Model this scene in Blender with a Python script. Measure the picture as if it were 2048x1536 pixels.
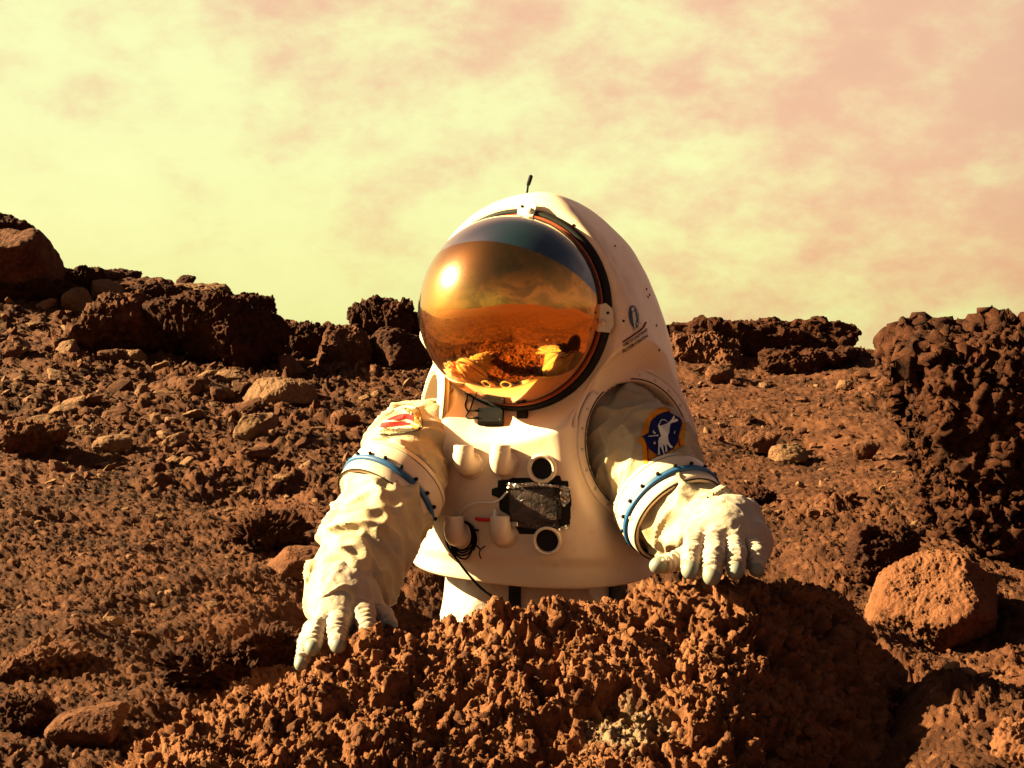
import bpy, bmesh, math, random
import numpy as np
from mathutils import Vector, Matrix
from mathutils.bvhtree import BVHTree

random.seed(7)
RNG = np.random.default_rng(11)
for o in list(bpy.data.objects):
    bpy.data.objects.remove(o)
SC = bpy.context.scene
COL = SC.collection

# ------------------------------------------------------------------ camera
CAMZ, PITCH, LENS = 1.6, math.radians(2.38), 50.0
F = LENS / 36.0 * 2048.0                       # focal length in photo pixels
cam_d = bpy.data.cameras.new("camera")
cam_d.lens = LENS
cam_d.sensor_width = 36.0
cam_d.clip_start = 0.05
cam_d.clip_end = 3000.0
cam = bpy.data.objects.new("camera", cam_d)
cam.location = (0, 0, CAMZ)
cam.rotation_euler = (math.pi / 2 - PITCH, 0, 0)
COL.objects.link(cam)
SC.camera = cam

# ------------------------------------------------------------------ light
SUN_DIR = Vector((-0.88, 0.09, 0.465)).normalized()      # towards the sun
SUN_ELEV = math.asin(SUN_DIR.z)
SUN_AZ = math.atan2(SUN_DIR.x, SUN_DIR.y)
sun_d = bpy.data.lights.new("sun", 'SUN')
sun_d.energy = 5.0
sun_d.angle = math.radians(0.6)
sun_d.color = (1.0, 0.82, 0.42)
sun = bpy.data.objects.new("sun", sun_d)
sun.rotation_euler = SUN_DIR.to_track_quat('Z', 'Y').to_euler()
sun.location = SUN_DIR * 50
COL.objects.link(sun)

SC.view_settings.view_transform = 'Standard'
SC.view_settings.look = 'None'
SC.view_settings.gamma = 1.0
SC.view_settings.use_curve_mapping = False
SC.view_settings.exposure = 2.7
SC.render.engine = 'CYCLES'
SC.cycles.use_denoising = True
SC.cycles.denoiser = 'OPENIMAGEDENOISE'
SC.cycles.max_bounces = 6
SC.cycles.diffuse_bounces = 1
SC.cycles.glossy_bounces = 4
SC.cycles.transmission_bounces = 4
SC.cycles.transparent_max_bounces = 6


class NT:
    """small helper for node trees"""
    def __init__(self, tree):
        self.t = tree
        tree.nodes.clear()

    def n(self, kind, ins=None, **props):
        nd = self.t.nodes.new(kind)
        for k, v in props.items():
            setattr(nd, k, v)
        for k, v in (ins or {}).items():
            self.set(nd.inputs[k], v)
        return nd

    def set(self, sock, v):
        if hasattr(v, 'is_output') or isinstance(v, bpy.types.NodeSocket):
            self.t.links.new(v, sock)
        elif isinstance(v, bpy.types.Node):
            self.t.links.new(v.outputs[0], sock)
        else:
            sock.default_value = v

    def math(self, op, a, b=0.0, c=0.0, clamp=False):
        nd = self.t.nodes.new('ShaderNodeMath')
        nd.operation = op
        nd.use_clamp = clamp
        for i, v in enumerate((a, b, c)):
            self.set(nd.inputs[i], v)
        return nd.outputs[0]

    def smooth(self, x, a, b):
        nd = self.t.nodes.new('ShaderNodeMapRange')
        nd.interpolation_type = 'SMOOTHSTEP'
        self.set(nd.inputs['Value'], x)
        nd.inputs['From Min'].default_value = a
        nd.inputs['From Max'].default_value = b
        return nd.outputs[0]

    def mix(self, fac, a, b, mode='MIX'):
        nd = self.t.nodes.new('ShaderNodeMix')
        nd.data_type = 'RGBA'
        nd.blend_type = mode
        nd.clamp_factor = True
        self.set(nd.inputs[0], fac)
        for s, v in ((nd.inputs[6], a), (nd.inputs[7], b)):
            if isinstance(v, tuple) and len(v) == 3:
                v = v + (1.0,)
            self.set(s, v)
        return nd.outputs[2]

    def dot(self, v, d):
        nd = self.t.nodes.new('ShaderNodeVectorMath')
        nd.operation = 'DOT_PRODUCT'
        self.set(nd.inputs[0], v)
        nd.inputs[1].default_value = tuple(d)
        return nd.outputs['Value']

    def noise(self, vec, scale, detail=4.0, rough=0.55, dist=0.0):
        nd = self.n('ShaderNodeTexNoise', {'Scale': scale, 'Detail': detail, 'Roughness': rough, 'Distortion': dist})
        if vec is not None:
            self.set(nd.inputs['Vector'], vec)
        return nd.outputs['Fac']


def build_world():
    w = bpy.data.worlds.new("World")
    SC.world = w
    w.use_nodes = True
    N = NT(w.node_tree)
    d = N.n('ShaderNodeTexCoord').outputs['Generated']
    sky = N.n('ShaderNodeTexSky', sky_type='NISHITA', sun_disc=False, sun_elevation=SUN_ELEV,
              sun_rotation=SUN_AZ, altitude=300.0, dust_density=4.0, air_density=1.0)
    z = N.dot(d, (0, 0, 1))
    # thin cloud deck stretched along a slanting direction
    mp = N.n('ShaderNodeMapping', {'Vector': d, 'Rotation': (0.0, math.radians(-28), 0.3), 'Scale': (2.0, 2.0, 3.4)})
    c1 = N.noise(mp.outputs[0], 7.5, 8.0, 0.60, 0.1)
    c2 = N.noise(d, 2.1, 3.0, 0.5, 0.2)
    cl = N.math('ADD', N.math('MULTIPLY', c1, 0.75), N.math('MULTIPLY', c2, 0.45))
    # pinker to the upper right, yellower to the left and low down
    tilt = N.dot(d, (0.75, 0.0, 1.35))
    pink = N.smooth(N.math('ADD', cl, N.math('MULTIPLY', tilt, 0.62)), 0.53, 0.88)
    tint = N.mix(pink, (0.525, 0.525, 0.215), (0.515, 0.29, 0.155))
    # the thin cloud glows round the sun's side and dims away from it and overhead
    axis = (SUN_DIR * 0.42 + Vector((0, 1, 0.02)) * 0.85).normalized()
    lobe = N.smooth(N.dot(d, axis), 0.12, 0.88)
    sdot = N.math('MAXIMUM', N.dot(d, SUN_DIR), 0.0)
    aure = N.math('ADD', N.math('MULTIPLY', N.math('POWER', sdot, 40.0), 2.5), N.math('MULTIPLY', N.math('POWER', sdot, 8.0), 1.1))
    high = N.smooth(z, 0.22, 0.80)
    br = N.math('MULTIPLY', N.math('MULTIPLY_ADD', lobe, 0.58, 0.42), N.math('MULTIPLY_ADD', high, -0.90, 1.0))
    streak = N.smooth(N.noise(mp.outputs[0], 1.1, 6.0, 0.62, 0.9), 0.36, 0.62)
    dark = N.math('MULTIPLY', N.math('SUBTRACT', 1.0, lobe), N.math('MULTIPLY', streak, 0.75))
    br = N.math('ADD', N.math('MULTIPLY', br, N.math('SUBTRACT', 1.25, dark)), aure)
    br = N.math('MULTIPLY', br, 0.2195)
    cloud = N.mix(N.smooth(cl, 0.35, 0.8), (1.0, 1.0, 1.0), (0.93, 0.90, 0.86))
    tint = N.mix(1.0, tint, cloud, 'MULTIPLY')
    sc_ = N.n('ShaderNodeVectorMath', {0: tint}, operation='SCALE')
    N.set(sc_.inputs['Scale'], N.math('MULTIPLY', br, 10.0))
    col = N.mix(0.05, sc_.outputs[0], sky.outputs[0])
    bg = N.n('ShaderNodeBackground', {'Color': col, 'Strength': 0.1})
    out = N.n('ShaderNodeOutputWorld')
    N.t.links.new(bg.outputs[0], out.inputs['Surface'])


build_world()


# ------------------------------------------------------------------ helpers
CP, SP = math.cos(PITCH), math.sin(PITCH)


def W(px, py, d):
    """photo pixel and depth -> point of the place"""
    a = (px - 1024.0) / F * d
    b = (768.0 - py) / F * d
    return Vector((a, d * CP + b * SP, CAMZ + b * CP - d * SP))


def ray(px, py):
    return (W(px, py, 1.0) - Vector((0, 0, CAMZ))).normalized()


_perm = RNG.permutation(256)
_perm = np.concatenate([_perm, _perm, _perm]).astype(np.int32)
_g = RNG.normal(size=(256, 3))
_g = (_g / np.linalg.norm(_g, axis=1, keepdims=True)).astype(np.float32)
_rnd = RNG.random((256, 4)).astype(np.float32)


def _hash(ix, iy, iz):
    return _perm[_perm[_perm[ix & 255] + (iy & 255)] + (iz & 255)]


def perlin(p):
    p = np.asarray(p, np.float32)
    i = np.floor(p).astype(np.int32)
    f = p - i
    u = f * f * f * (f * (f * 6 - 15) + 10)
    r = 0
    for dx in (0, 1):
        wx = u[:, 0] if dx else 1 - u[:, 0]
        for dy in (0, 1):
            wy = u[:, 1] if dy else 1 - u[:, 1]
            for dz in (0, 1):
                wz = u[:, 2] if dz else 1 - u[:, 2]
                g = _g[_hash(i[:, 0] + dx, i[:, 1] + dy, i[:, 2] + dz)]
                r = r + wx * wy * wz * (g[:, 0] * (f[:, 0] - dx) + g[:, 1] * (f[:, 1] - dy) + g[:, 2] * (f[:, 2] - dz))
    return r * 1.5


def fbm(p, s, octs=4, gain=0.5, ridged=False):
    p = np.asarray(p, np.float32) * s
    a, r = 1.0, 0
    for k in range(octs):
        n = perlin(p + 17.3 * k)
        if ridged:
            n = 1 - 2 * np.abs(n)
        r = r + a * n
        a *= gain
        p = p * 2.03
    return r


def pebbles2(xy, s, fill=0.75):
    """height 0..1 of a bed of random lumps, one per cell"""
    p = np.asarray(xy, np.float32) * s
    i = np.floor(p).astype(np.int32)
    f = p - i
    best = np.zeros(len(p), np.float32)
    for dx in (-1, 0, 1):
        for dy in (-1, 0, 1):
            h = _hash(i[:, 0] + dx, i[:, 1] + dy, np.zeros_like(i[:, 0]) + 5)
            q = _rnd[h]
            ex = f[:, 0] - dx - q[:, 0]
            ey = f[:, 1] - dy - q[:, 1]
            rad = 0.30 + 0.70 * q[:, 2]
            c, sn = np.cos(q[:, 3] * 6.3), np.sin(q[:, 3] * 6.3)
            a, b = np.abs(ex * c + ey * sn), np.abs(ey * c - ex * sn) * 1.25
            m = np.maximum(np.maximum(a, b), (a + b) * 0.72) / (rad * fill)
            top = np.clip((1 - m) * 2.2, 0, 1)
            t2 = q[:, 2] * 40.0
            best = np.maximum(best, top * (rad + 0.55 * (ex * np.cos(t2) + ey * np.sin(t2))))
    return best


def pebbles3(p, s, fill=0.8):
    p = np.asarray(p, np.float32) * s
    i = np.floor(p).astype(np.int32)
    f = p - i
    best = np.zeros(len(p), np.float32)
    for dx in (-1, 0, 1):
        for dy in (-1, 0, 1):
            for dz in (-1, 0, 1):
                q = _rnd[_hash(i[:, 0] + dx, i[:, 1] + dy, i[:, 2] + dz)]
                ex = f[:, 0] - dx - q[:, 0]
                ey = f[:, 1] - dy - q[:, 1]
                ez = f[:, 2] - dz - q[:, 2]
                rad = 0.4 + 0.6 * q[:, 3]
                d2 = (ex * ex + ey * ey + ez * ez) / (rad * rad * fill * fill)
                best = np.maximum(best, rad * np.clip(1 - d2, 0, 1))
    return best


def fracture3(p, s):
    """broken blocks: each cell stands out or back and tilts its own way"""
    p = np.asarray(p, np.float32) * s
    i = np.floor(p).astype(np.int32)
    f = p - i
    best = np.full(len(p), 9.0, np.float32)
    val = np.zeros(len(p), np.float32)
    for dx in (-1, 0, 1):
        for dy in (-1, 0, 1):
            for dz in (-1, 0, 1):
                h = _hash(i[:, 0] + dx, i[:, 1] + dy, i[:, 2] + dz)
                q = _rnd[h]
                ex = f[:, 0] - dx - q[:, 0]
                ey = f[:, 1] - dy - q[:, 1]
                ez = f[:, 2] - dz - q[:, 2]
                d2 = ex * ex + ey * ey + ez * ez
                g = _g[h]
                m = d2 < best
                best = np.where(m, d2, best)
                val = np.where(m, (q[:, 3] - .5) + 0.9 * (ex * g[:, 0] + ey * g[:, 1] + ez * g[:, 2]), val)
    return val


def mesh_np(name, v, f, mat=None, smooth=True):
    """v (N,3) array, f (M,3 or 4) int array"""
    me = bpy.data.meshes.new(name)
    v = np.ascontiguousarray(v, np.float32)
    f = np.ascontiguousarray(f, np.int32)
    k = f.shape[1]
    me.vertices.add(len(v))
    me.vertices.foreach_set("co", v.ravel())
    me.loops.add(f.size)
    me.loops.foreach_set("vertex_index", f.ravel())
    me.polygons.add(len(f))
    me.polygons.foreach_set("loop_start", np.arange(0, f.size, k, dtype=np.int32))
    me.polygons.foreach_set("loop_total", np.full(len(f), k, np.int32))
    me.polygons.foreach_set("use_smooth", np.full(len(f), smooth, bool))
    me.update(calc_edges=True)
    if mat:
        me.materials.append(mat)
    return me


def vnormals(v, f):
    n = np.zeros_like(v)
    a, b, c = v[f[:, 0]], v[f[:, 1]], v[f[:, 2]]
    if f.shape[1] == 4:
        fn = np.cross(c - a, v[f[:, 3]] - b)
    else:
        fn = np.cross(b - a, c - a)
    for k in range(f.shape[1]):
        for ax in range(3):
            n[:, ax] += np.bincount(f[:, k], fn[:, ax], len(v))
    return n / (np.linalg.norm(n, axis=1, keepdims=True) + 1e-12)


def grid_faces(nu, nv, wrap_u=False):
    a = np.arange(nu * nv).reshape(nu, nv)
    if wrap_u:
        a = np.concatenate([a, a[:1]], 0)
    return np.stack([a[:-1, :-1], a[1:, :-1], a[1:, 1:], a[:-1, 1:]], -1).reshape(-1, 4)


def link(name, me, parent=None, loc=None, label=None, cat=None, group=None, kind=None):
    o = bpy.data.objects.new(name, me)
    COL.objects.link(o)
    if parent is not None:
        o.parent = parent
    if loc is not None:
        o.location = loc
    for k, val in (('label', label), ('category', cat), ('group', group), ('kind', kind)):
        if val:
            o[k] = val
    return o


def sstep(x, a, b):
    t = np.clip((x - a) / (b - a), 0, 1)
    return t * t * (3 - 2 * t)


# ------------------------------------------------------------------ materials
def principled(name):
    m = bpy.data.materials.new(name)
    m.use_nodes = True
    N = NT(m.node_tree)
    b = N.n('ShaderNodeBsdfPrincipled')
    out = N.n('ShaderNodeOutputMaterial')
    N.t.links.new(b.outputs[0], out.inputs['Surface'])
    return m, N, b


def rock_mat(name, dark, mid, pale, scale=1.0, pale_amt=0.5, bump=0.6, bscale=90.0):
    m, N, b = principled(name)
    co = N.n('ShaderNodeNewGeometry').outputs['Position']
    n1 = N.noise(co, 3.0 * scale, 6, 0.62)
    n2 = N.noise(co, 22.0 * scale, 5, 0.65)
    n3 = N.noise(co, 95.0 * scale, 4, 0.7)
    c = N.mix(N.smooth(N.math('ADD', N.math('MULTIPLY', n1, 0.5), N.math('MULTIPLY', n2, 0.5)), 0.38, 0.62), dark, mid)
    c = N.mix(N.math('MULTIPLY', N.smooth(N.math('ADD', N.math('MULTIPLY', n3, 0.5), N.math('MULTIPLY', n2, 0.5)), 0.54, 0.70), pale_amt), c, pale)
    N.set(b.inputs['Base Color'], c)
    b.inputs['Roughness'].default_value = 0.95
    b.inputs['Specular IOR Level'].default_value = 0.12
    h = N.math('ADD', N.noise(co, bscale, 6, 0.7), N.math('MULTIPLY', N.noise(co, bscale * 3.1, 3, 0.6), 0.4))
    bp = N.n('ShaderNodeBump', {'Height': h, 'Strength': bump, 'Distance': 0.012 * 90 / bscale})
    N.t.links.new(bp.outputs[0], b.inputs['Normal'])
    return m


M_SOIL = rock_mat('soil_red', (0.0329, 0.0104, 0.0042), (0.0971, 0.0331, 0.0147), (0.2061, 0.0977, 0.0480), 1.0, 0.8, 1.0, 150)
def rock_stain(m, c, rad):
    nt = m.node_tree
    b = [k for k in nt.nodes if k.type == 'BSDF_PRINCIPLED'][0]
    src = b.inputs['Base Color'].links[0].from_socket
    N = NT.__new__(NT)
    N.t = nt
    co = N.n('ShaderNodeNewGeometry').outputs['Position']
    dv = N.n('ShaderNodeVectorMath', {0: co, 1: tuple(c)}, operation='DISTANCE').outputs['Value']
    f = N.smooth(N.math('ADD', dv, N.math('MULTIPLY', N.math('SUBTRACT', N.noise(co, 22, 5, .65), .5), 0.16)), rad, rad * .45)
    nt.links.new(N.mix(N.math('MULTIPLY', f, .8), src, (0.22, 0.145, 0.09)), b.inputs['Base Color'])


M_CINDER = rock_mat('cinder_red', (0.1151, 0.0402, 0.0162), (0.2145, 0.0821, 0.0368), (0.3203, 0.1817, 0.1015), 1.7, 0.55, 0.9, 150)
M_ROCK = rock_mat('rock_brown', (0.0537, 0.0183, 0.0089), (0.1117, 0.0414, 0.0197), (0.1556, 0.0712, 0.0363), 1.3, 0.5, 0.6, 60)
M_PALE = rock_mat('rock_pale', (0.1117, 0.0509, 0.0255), (0.1520, 0.0764, 0.0403), (0.1860, 0.1117, 0.0643), 1.6, 0.6, 0.5, 60)
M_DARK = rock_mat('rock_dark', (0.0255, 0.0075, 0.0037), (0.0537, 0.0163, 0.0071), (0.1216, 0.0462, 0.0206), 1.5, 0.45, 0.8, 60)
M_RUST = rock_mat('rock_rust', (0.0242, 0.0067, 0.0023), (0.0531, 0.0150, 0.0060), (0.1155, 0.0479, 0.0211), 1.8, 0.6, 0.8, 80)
M_BOULDER = rock_mat('rock_orange', (0.1117, 0.0389, 0.0170), (0.1457, 0.0559, 0.0269), (0.1690, 0.0742, 0.0389), 1.2, 0.4, 0.7, 110)
rock_stain(M_CINDER, W(1250, 1462, 2.33), 0.085)
ROCKS_M = [M_ROCK, M_PALE, M_SOIL, M_DARK]


def paint_mat(name, col, rough=0.4, dirt=0.25, dirt_col=(0.36, 0.19, 0.09), bump=0.02, spec=0.4, dscale=5.0):
    m, N, b = principled(name)
    co = N.n('ShaderNodeTexCoord').outputs['Object']
    d1 = N.smooth(N.noise(co, dscale, 8, 0.68), 0.5, 0.78)
    d2 = N.smooth(N.noise(co, dscale * 9, 4, 0.6), 0.58, 0.74)
    fac = N.math('MULTIPLY', N.math('ADD', d1, N.math('MULTIPLY', d2, 0.5)), dirt, clamp=True)
    N.set(b.inputs['Base Color'], N.mix(fac, col, dirt_col))
    N.set(b.inputs['Roughness'], N.math('MULTIPLY_ADD', fac, 0.4, rough, clamp=True))
    b.inputs['Specular IOR Level'].default_value = spec
    bp = N.n('ShaderNodeBump', {'Height': N.noise(co, 14.0, 5, 0.5), 'Strength': bump * 10, 'Distance': 0.003})
    N.t.links.new(bp.outputs[0], b.inputs['Normal'])
    return m


def cloth_mat(name, col, dirt_col, dirt=0.4, weave=900.0):
    m, N, b = principled(name)
    co = N.n('ShaderNodeTexCoord').outputs['Object']
    d1 = N.smooth(N.noise(co, 9.0, 7, 0.65, 0.6), 0.42, 0.75)
    N.set(b.inputs['Base Color'], N.mix(N.math('MULTIPLY', d1, dirt), col, dirt_col))
    b.inputs['Roughness'].default_value = 0.62
    b.inputs['Specular IOR Level'].default_value = 0.25
    b.inputs['Sheen Weight'].default_value = 0.08
    h = N.math('ADD', N.noise(co, 26.0, 6, 0.62, 1.2), N.math('MULTIPLY', N.noise(co, weave * 0.4, 2, 0.5), 0.05))
    bp = N.n('ShaderNodeBump', {'Height': h, 'Strength': 0.5, 'Distance': 0.007})
    N.t.links.new(bp.outputs[0], b.inputs['Normal'])
    return m


M_SHELL = paint_mat('shell_white', (0.86, 0.635, 0.45), 0.38, 0.38, (0.38, 0.19, 0.09))
M_PVC = paint_mat('pvc_white', (0.74, 0.56, 0.41), 0.3, 0.2)
M_BAND = paint_mat('band_white', (0.68, 0.51, 0.37), 0.4, 0.4, dscale=12)
M_SLEEVE = cloth_mat('sleeve_cloth', (0.45, 0.345, 0.215), (0.33, 0.20, 0.09), 0.6)
M_GLOVE = cloth_mat('glove_cloth', (0.38, 0.29, 0.22), (0.24, 0.15, 0.085), 0.6)
M_PANTS = cloth_mat('trouser_cloth', (0.62, 0.45, 0.35), (0.42, 0.26, 0.17), 0.4)
M_CAP = paint_mat('finger_rubber', (0.17, 0.17, 0.14), 0.55, 0.35, (0.40, 0.25, 0.14), dscale=30)
M_BLACK = paint_mat('black_plastic', (0.006, 0.0055, 0.0055), 0.65, 0.03, spec=0.08)
M_SEAL = paint_mat('black_rubber', (0.010, 0.009, 0.008), 0.6, 0.08, spec=0.12)
M_TAPE = paint_mat('black_tape', (0.008, 0.007, 0.007), 0.6, 0.03, spec=0.2)
M_BLUE = paint_mat('blue_band', (0.012, 0.075, 0.20), 0.5, 0.1)
M_BRASS = paint_mat('film_edge_copper', (0.30, 0.06, 0.02), 0.35, 0.1)
M_ORANGE = paint_mat('patch_orange', (0.60, 0.20, 0.012), 0.8, 0.1, spec=0.1)
M_NAVY = paint_mat('patch_navy', (0.010, 0.013, 0.075), 0.8, 0.03, spec=0.1)
M_THREAD = paint_mat('patch_white', (0.72, 0.66, 0.58), 0.8, 0.5, (0.25, 0.2, 0.17), spec=0.1, dscale=120)
M_MAROON = paint_mat('patch_maroon', (0.12, 0.008, 0.006), 0.8, 0.05, spec=0.1)
M_RED = paint_mat('patch_red', (0.52, 0.035, 0.035), 0.8, 0.1, spec=0.1)
M_PCREAM = paint_mat('patch_cream', (0.85, 0.78, 0.5), 0.8, 0.1, spec=0.1)
M_PTAN = paint_mat('patch_tan', (0.55, 0.28, 0.08), 0.8, 0.1, spec=0.1)
M_INK = paint_mat('ink_blue', (0.012, 0.012, 0.05), 0.5, 0.02)
M_TEAL = paint_mat('emblem_teal', (0.015, 0.055, 0.085), 0.5, 0.02)
M_DECAL = paint_mat('emblem_white', (0.60, 0.55, 0.46), 0.5, 0.1)
M_REDW = paint_mat('red_wire', (0.62, 0.012, 0.010), 0.3, 0.02)
M_WIRE = paint_mat('white_wire', (0.80, 0.75, 0.60), 0.4, 0.05)


def metal_mat(name, col, rough):
    m, N, b = principled(name)
    N.set(b.inputs['Base Color'], col + (1,))
    b.inputs['Metallic'].default_value = 1.0
    co = N.n('ShaderNodeTexCoord').outputs['Object']
    N.set(b.inputs['Roughness'], N.math('MULTIPLY_ADD', N.noise(co, 60, 3), 0.25, rough - 0.1))
    return m


M_STEEL = metal_mat('bare_metal', (0.62, 0.55, 0.46), 0.42)
M_FOIL = metal_mat('foil_silver', (0.55, 0.5, 0.44), 0.3)


def bag_mat():
    m, N, b = principled('static_bag')
    co = N.n('ShaderNodeTexCoord').outputs['Object']
    n = N.noise(co, 40, 5, 0.6, 0.8)
    N.set(b.inputs['Base Color'], N.mix(N.smooth(n, 0.4, 0.65), (0.022, 0.014, 0.012), (0.075, 0.045, 0.038)))
    b.inputs['Roughness'].default_value = 0.35
    bp = N.n('ShaderNodeBump', {'Height': N.noise(co, 55, 4, 0.6, 1.5), 'Strength': 0.7, 'Distance': 0.004})
    N.t.links.new(bp.outputs[0], b.inputs['Normal'])
    return m


M_BAG = bag_mat()


def visor_mat(R):
    """gold film on the lower bubble, a smoked band above it, clear plastic at the rim with a pale sky reflection painted in"""
    m = bpy.data.materials.new('visor_gold_film')
    m.use_nodes = True
    N = NT(m.node_tree)
    co = N.n('ShaderNodeTexCoord').outputs['Object']
    t = N.math('DIVIDE', N.dot(co, (0.296, 0.522, 0.80)), R)
    t = N.math('ADD', t, N.math('MULTIPLY', N.math('SUBTRACT', N.noise(co, 7, 3), 0.5), 0.03))
    gold_f = N.smooth(t, 0.128, 0.108)
    sheen_f = N.math('MAXIMUM', N.smooth(N.math('DIVIDE', N.dot(co, (0.236, -0.966, 0.103)), R), 0.60, 0.40),  # fixed plane mask imitates the rim where sky reflects at grazing angles
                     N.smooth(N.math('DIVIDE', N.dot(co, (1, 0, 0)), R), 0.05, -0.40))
    scr = N.n('ShaderNodeMapping', {'Vector': co, 'Rotation': (0.4, 0.9, 0.2), 'Scale': (30, 4, 90)})
    s1 = N.smooth(N.noise(scr.outputs[0], 4.0, 3, 0.6), 0.60, 0.76)
    dust = N.smooth(N.noise(co, 130, 4, 0.7), 0.60, 0.80)
    rough = N.math('ADD', 0.02, N.math('ADD', N.math('MULTIPLY', s1, 0.10), N.math('MULTIPLY', dust, 0.08)))
    gold = N.n('ShaderNodeBsdfPrincipled', {'Base Color': (0.88, 0.35, 0.045, 1), 'Metallic': 1.0,
                                            'Coat Weight': 0.9, 'Coat Roughness': 0.20, 'Coat IOR': 1.5})
    N.set(gold.inputs['Roughness'], rough)
    smoke = N.n('ShaderNodeBsdfPrincipled', {'Base Color': (0.010, 0.022, 0.028, 1), 'Coat Weight': 1.0,
                                             'Coat Roughness': 0.03, 'Coat IOR': 2.1, 'Roughness': 0.25})
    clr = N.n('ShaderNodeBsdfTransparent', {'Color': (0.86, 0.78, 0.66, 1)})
    sky_sheen = N.n('ShaderNodeBsdfDiffuse', {'Color': (0.72, 0.52, 0.34, 1)})  # pale diffuse colour painted in for the bright sky's grazing reflection
    clear = N.n('ShaderNodeMixShader', {0: 0.62, 1: clr.outputs[0], 2: sky_sheen.outputs[0]})
    gl = N.n('ShaderNodeBsdfGlossy', {'Color': (1, 0.95, 0.85, 1), 'Roughness': 0.08})
    fr = N.n('ShaderNodeFresnel', {'IOR': 1.55})
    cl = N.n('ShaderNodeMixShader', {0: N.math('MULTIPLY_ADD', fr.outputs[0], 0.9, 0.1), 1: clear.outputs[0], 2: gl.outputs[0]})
    a = N.n('ShaderNodeMixShader', {0: sheen_f, 1: smoke.outputs[0], 2: cl.outputs[0]})
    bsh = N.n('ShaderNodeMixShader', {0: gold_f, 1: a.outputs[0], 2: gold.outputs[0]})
    out = N.n('ShaderNodeOutputMaterial')
    N.t.links.new(bsh.outputs[0], out.inputs['Surface'])
    return m


# ------------------------------------------------------------------ ground
GCP = []        # control points x, y, z


def gp(px, py, d):
    GCP.append(tuple(W(px, py, d)))


for a in [(0, 1560, 2.45), (300, 1560, 2.35), (0, 1400, 2.9), (200, 1400, 2.95), (430, 1380, 3.0), (0, 1250, 3.5), (300, 1250, 3.6),
          (0, 1100, 4.3), (300, 1100, 4.4), (560, 1150, 4.2), (520, 1260, 3.6), (0, 950, 5.4), (300, 950, 5.6), (600, 950, 5.7),
          (0, 800, 6.9), (300, 800, 7.1), (600, 800, 7.3), (830, 900, 6.3), (830, 1150, 4.4), (0, 660, 8.6), (300, 680, 9),
          (600, 730, 9), (0, 560, 10.3), (150, 560, 10.4), (300, 585, 10.6), (450, 605, 10.6), (550, 665, 10.3),
          (640, 668, 10.3), (760, 670, 10.3), (1000, 672, 10.2), (1350, 690, 9.8), (1550, 680, 9.8), (1730, 712, 9.2),
          (1850, 715, 9.2), (2048, 710, 9.2), (1400, 800, 7.9), (1600, 800, 7.6), (1450, 950, 6.1), (1650, 950, 5.9),
          (1500, 1100, 4.7), (1650, 1100, 4.5), (1740, 1240, 3.75), (1790, 1300, 3.6), (1880, 1345, 3.8), (2048, 1310, 3.7), (1850, 1372, 2.62), (1950, 1380, 2.60), (2048, 1380, 2.60), (1900, 1500, 2.33), (2048, 1540, 2.24),
          (1880, 1590, 2.12), (1800, 1000, 5.1), (2048, 950, 5.3), (1150, 900, 6.3)]:
    gp(*a)
GCP += [(.92, 3.1, .70), (1.2, 3.1, .72), (.85, 2.9, .80), (0, 3.2, .27), (0.1, 3.5, .22), (-.25, 3.4, .3), (0.4, 3.3, .3), (0.15, 3.75, .32), (-.1, 2.85, .35), (.3, 2.8, .4), (0, 2.2, .4), (0, 1.5, .3), (0, .5, .05),
        (-1, 1.2, .35), (1, 1.2, .35), (-2.5, 2, .5), (2.5, 2, .7), (1.6, 2.2, .82), (0, 0, 0), (0, 12.2, 1.0), (-4, 12.6, 1.3), (3.5, 12, 1.0),
        (0, 14, .2), (-5, 14.5, .3), (5, 14, .2), (-7, 9, 1.6), (6, 8, 1.3), (-6, 5, 1.0), (5, 4, .9)]
GCP = np.array(GCP, np.float64)


def rbf_fit(P, val, reg=0.002):
    n = len(P)
    D = np.linalg.norm(P[:, None] - P[None], axis=2)
    A = np.zeros((n + 3, n + 3))
    A[:n, :n] = -D + reg * np.eye(n)
    A[:n, n] = 1
    A[:n, n + 1:] = P
    A[n:, :n] = A[:n, n:].T
    return np.linalg.solve(A, np.concatenate([val, np.zeros(3)]))


def rbf_eval(P, wts, q):
    out = np.empty(len(q))
    n = len(P)
    for s in range(0, len(q), 60000):
        c = q[s:s + 60000]
        D = np.sqrt((c[:, None, 0] - P[None, :, 0]) ** 2 + (c[:, None, 1] - P[None, :, 1]) ** 2)
        out[s:s + 60000] = -D @ wts[:n] + wts[n] + c @ wts[n + 1:]
    return out


GW = rbf_fit(GCP[:, :2], GCP[:, 2], 0.02)


def ground_base(x, y):
    q = np.stack([x, y], -1).astype(np.float64)
    z = rbf_eval(GCP[:, :2], GW, q)
    r = np.hypot(x, y)
    az = np.arctan2(x, y)
    # away from the slope the land runs out as a rolling plain
    w = sstep(r, 12.5, 17) 
    w = np.maximum(w, sstep(np.abs(az), 0.75, 1.5) * sstep(r, 1.0, 4.0))
    p3 = np.stack([x, y, np.zeros_like(x)], -1)
    far = -0.1 + 0.25 * fbm(p3, 0.15, 3) * sstep(r, 2, 12) - (6.0 * sstep(r, 14, 60) + 45.0 * sstep(r, 60, 450)) * sstep(np.cos(az), -0.2, 0.5) \
        + 9.0 * sstep(r, 60, 320) * (0.45 + fbm(p3, 0.008, 4)) * sstep(-np.cos(az), -0.5, 0.3) \
        + 26.0 * sstep(-np.cos(az + 0.12), 0.62, 1.0) * sstep(r, 60, 260)
    return z * (1 - w) + far * w


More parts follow.
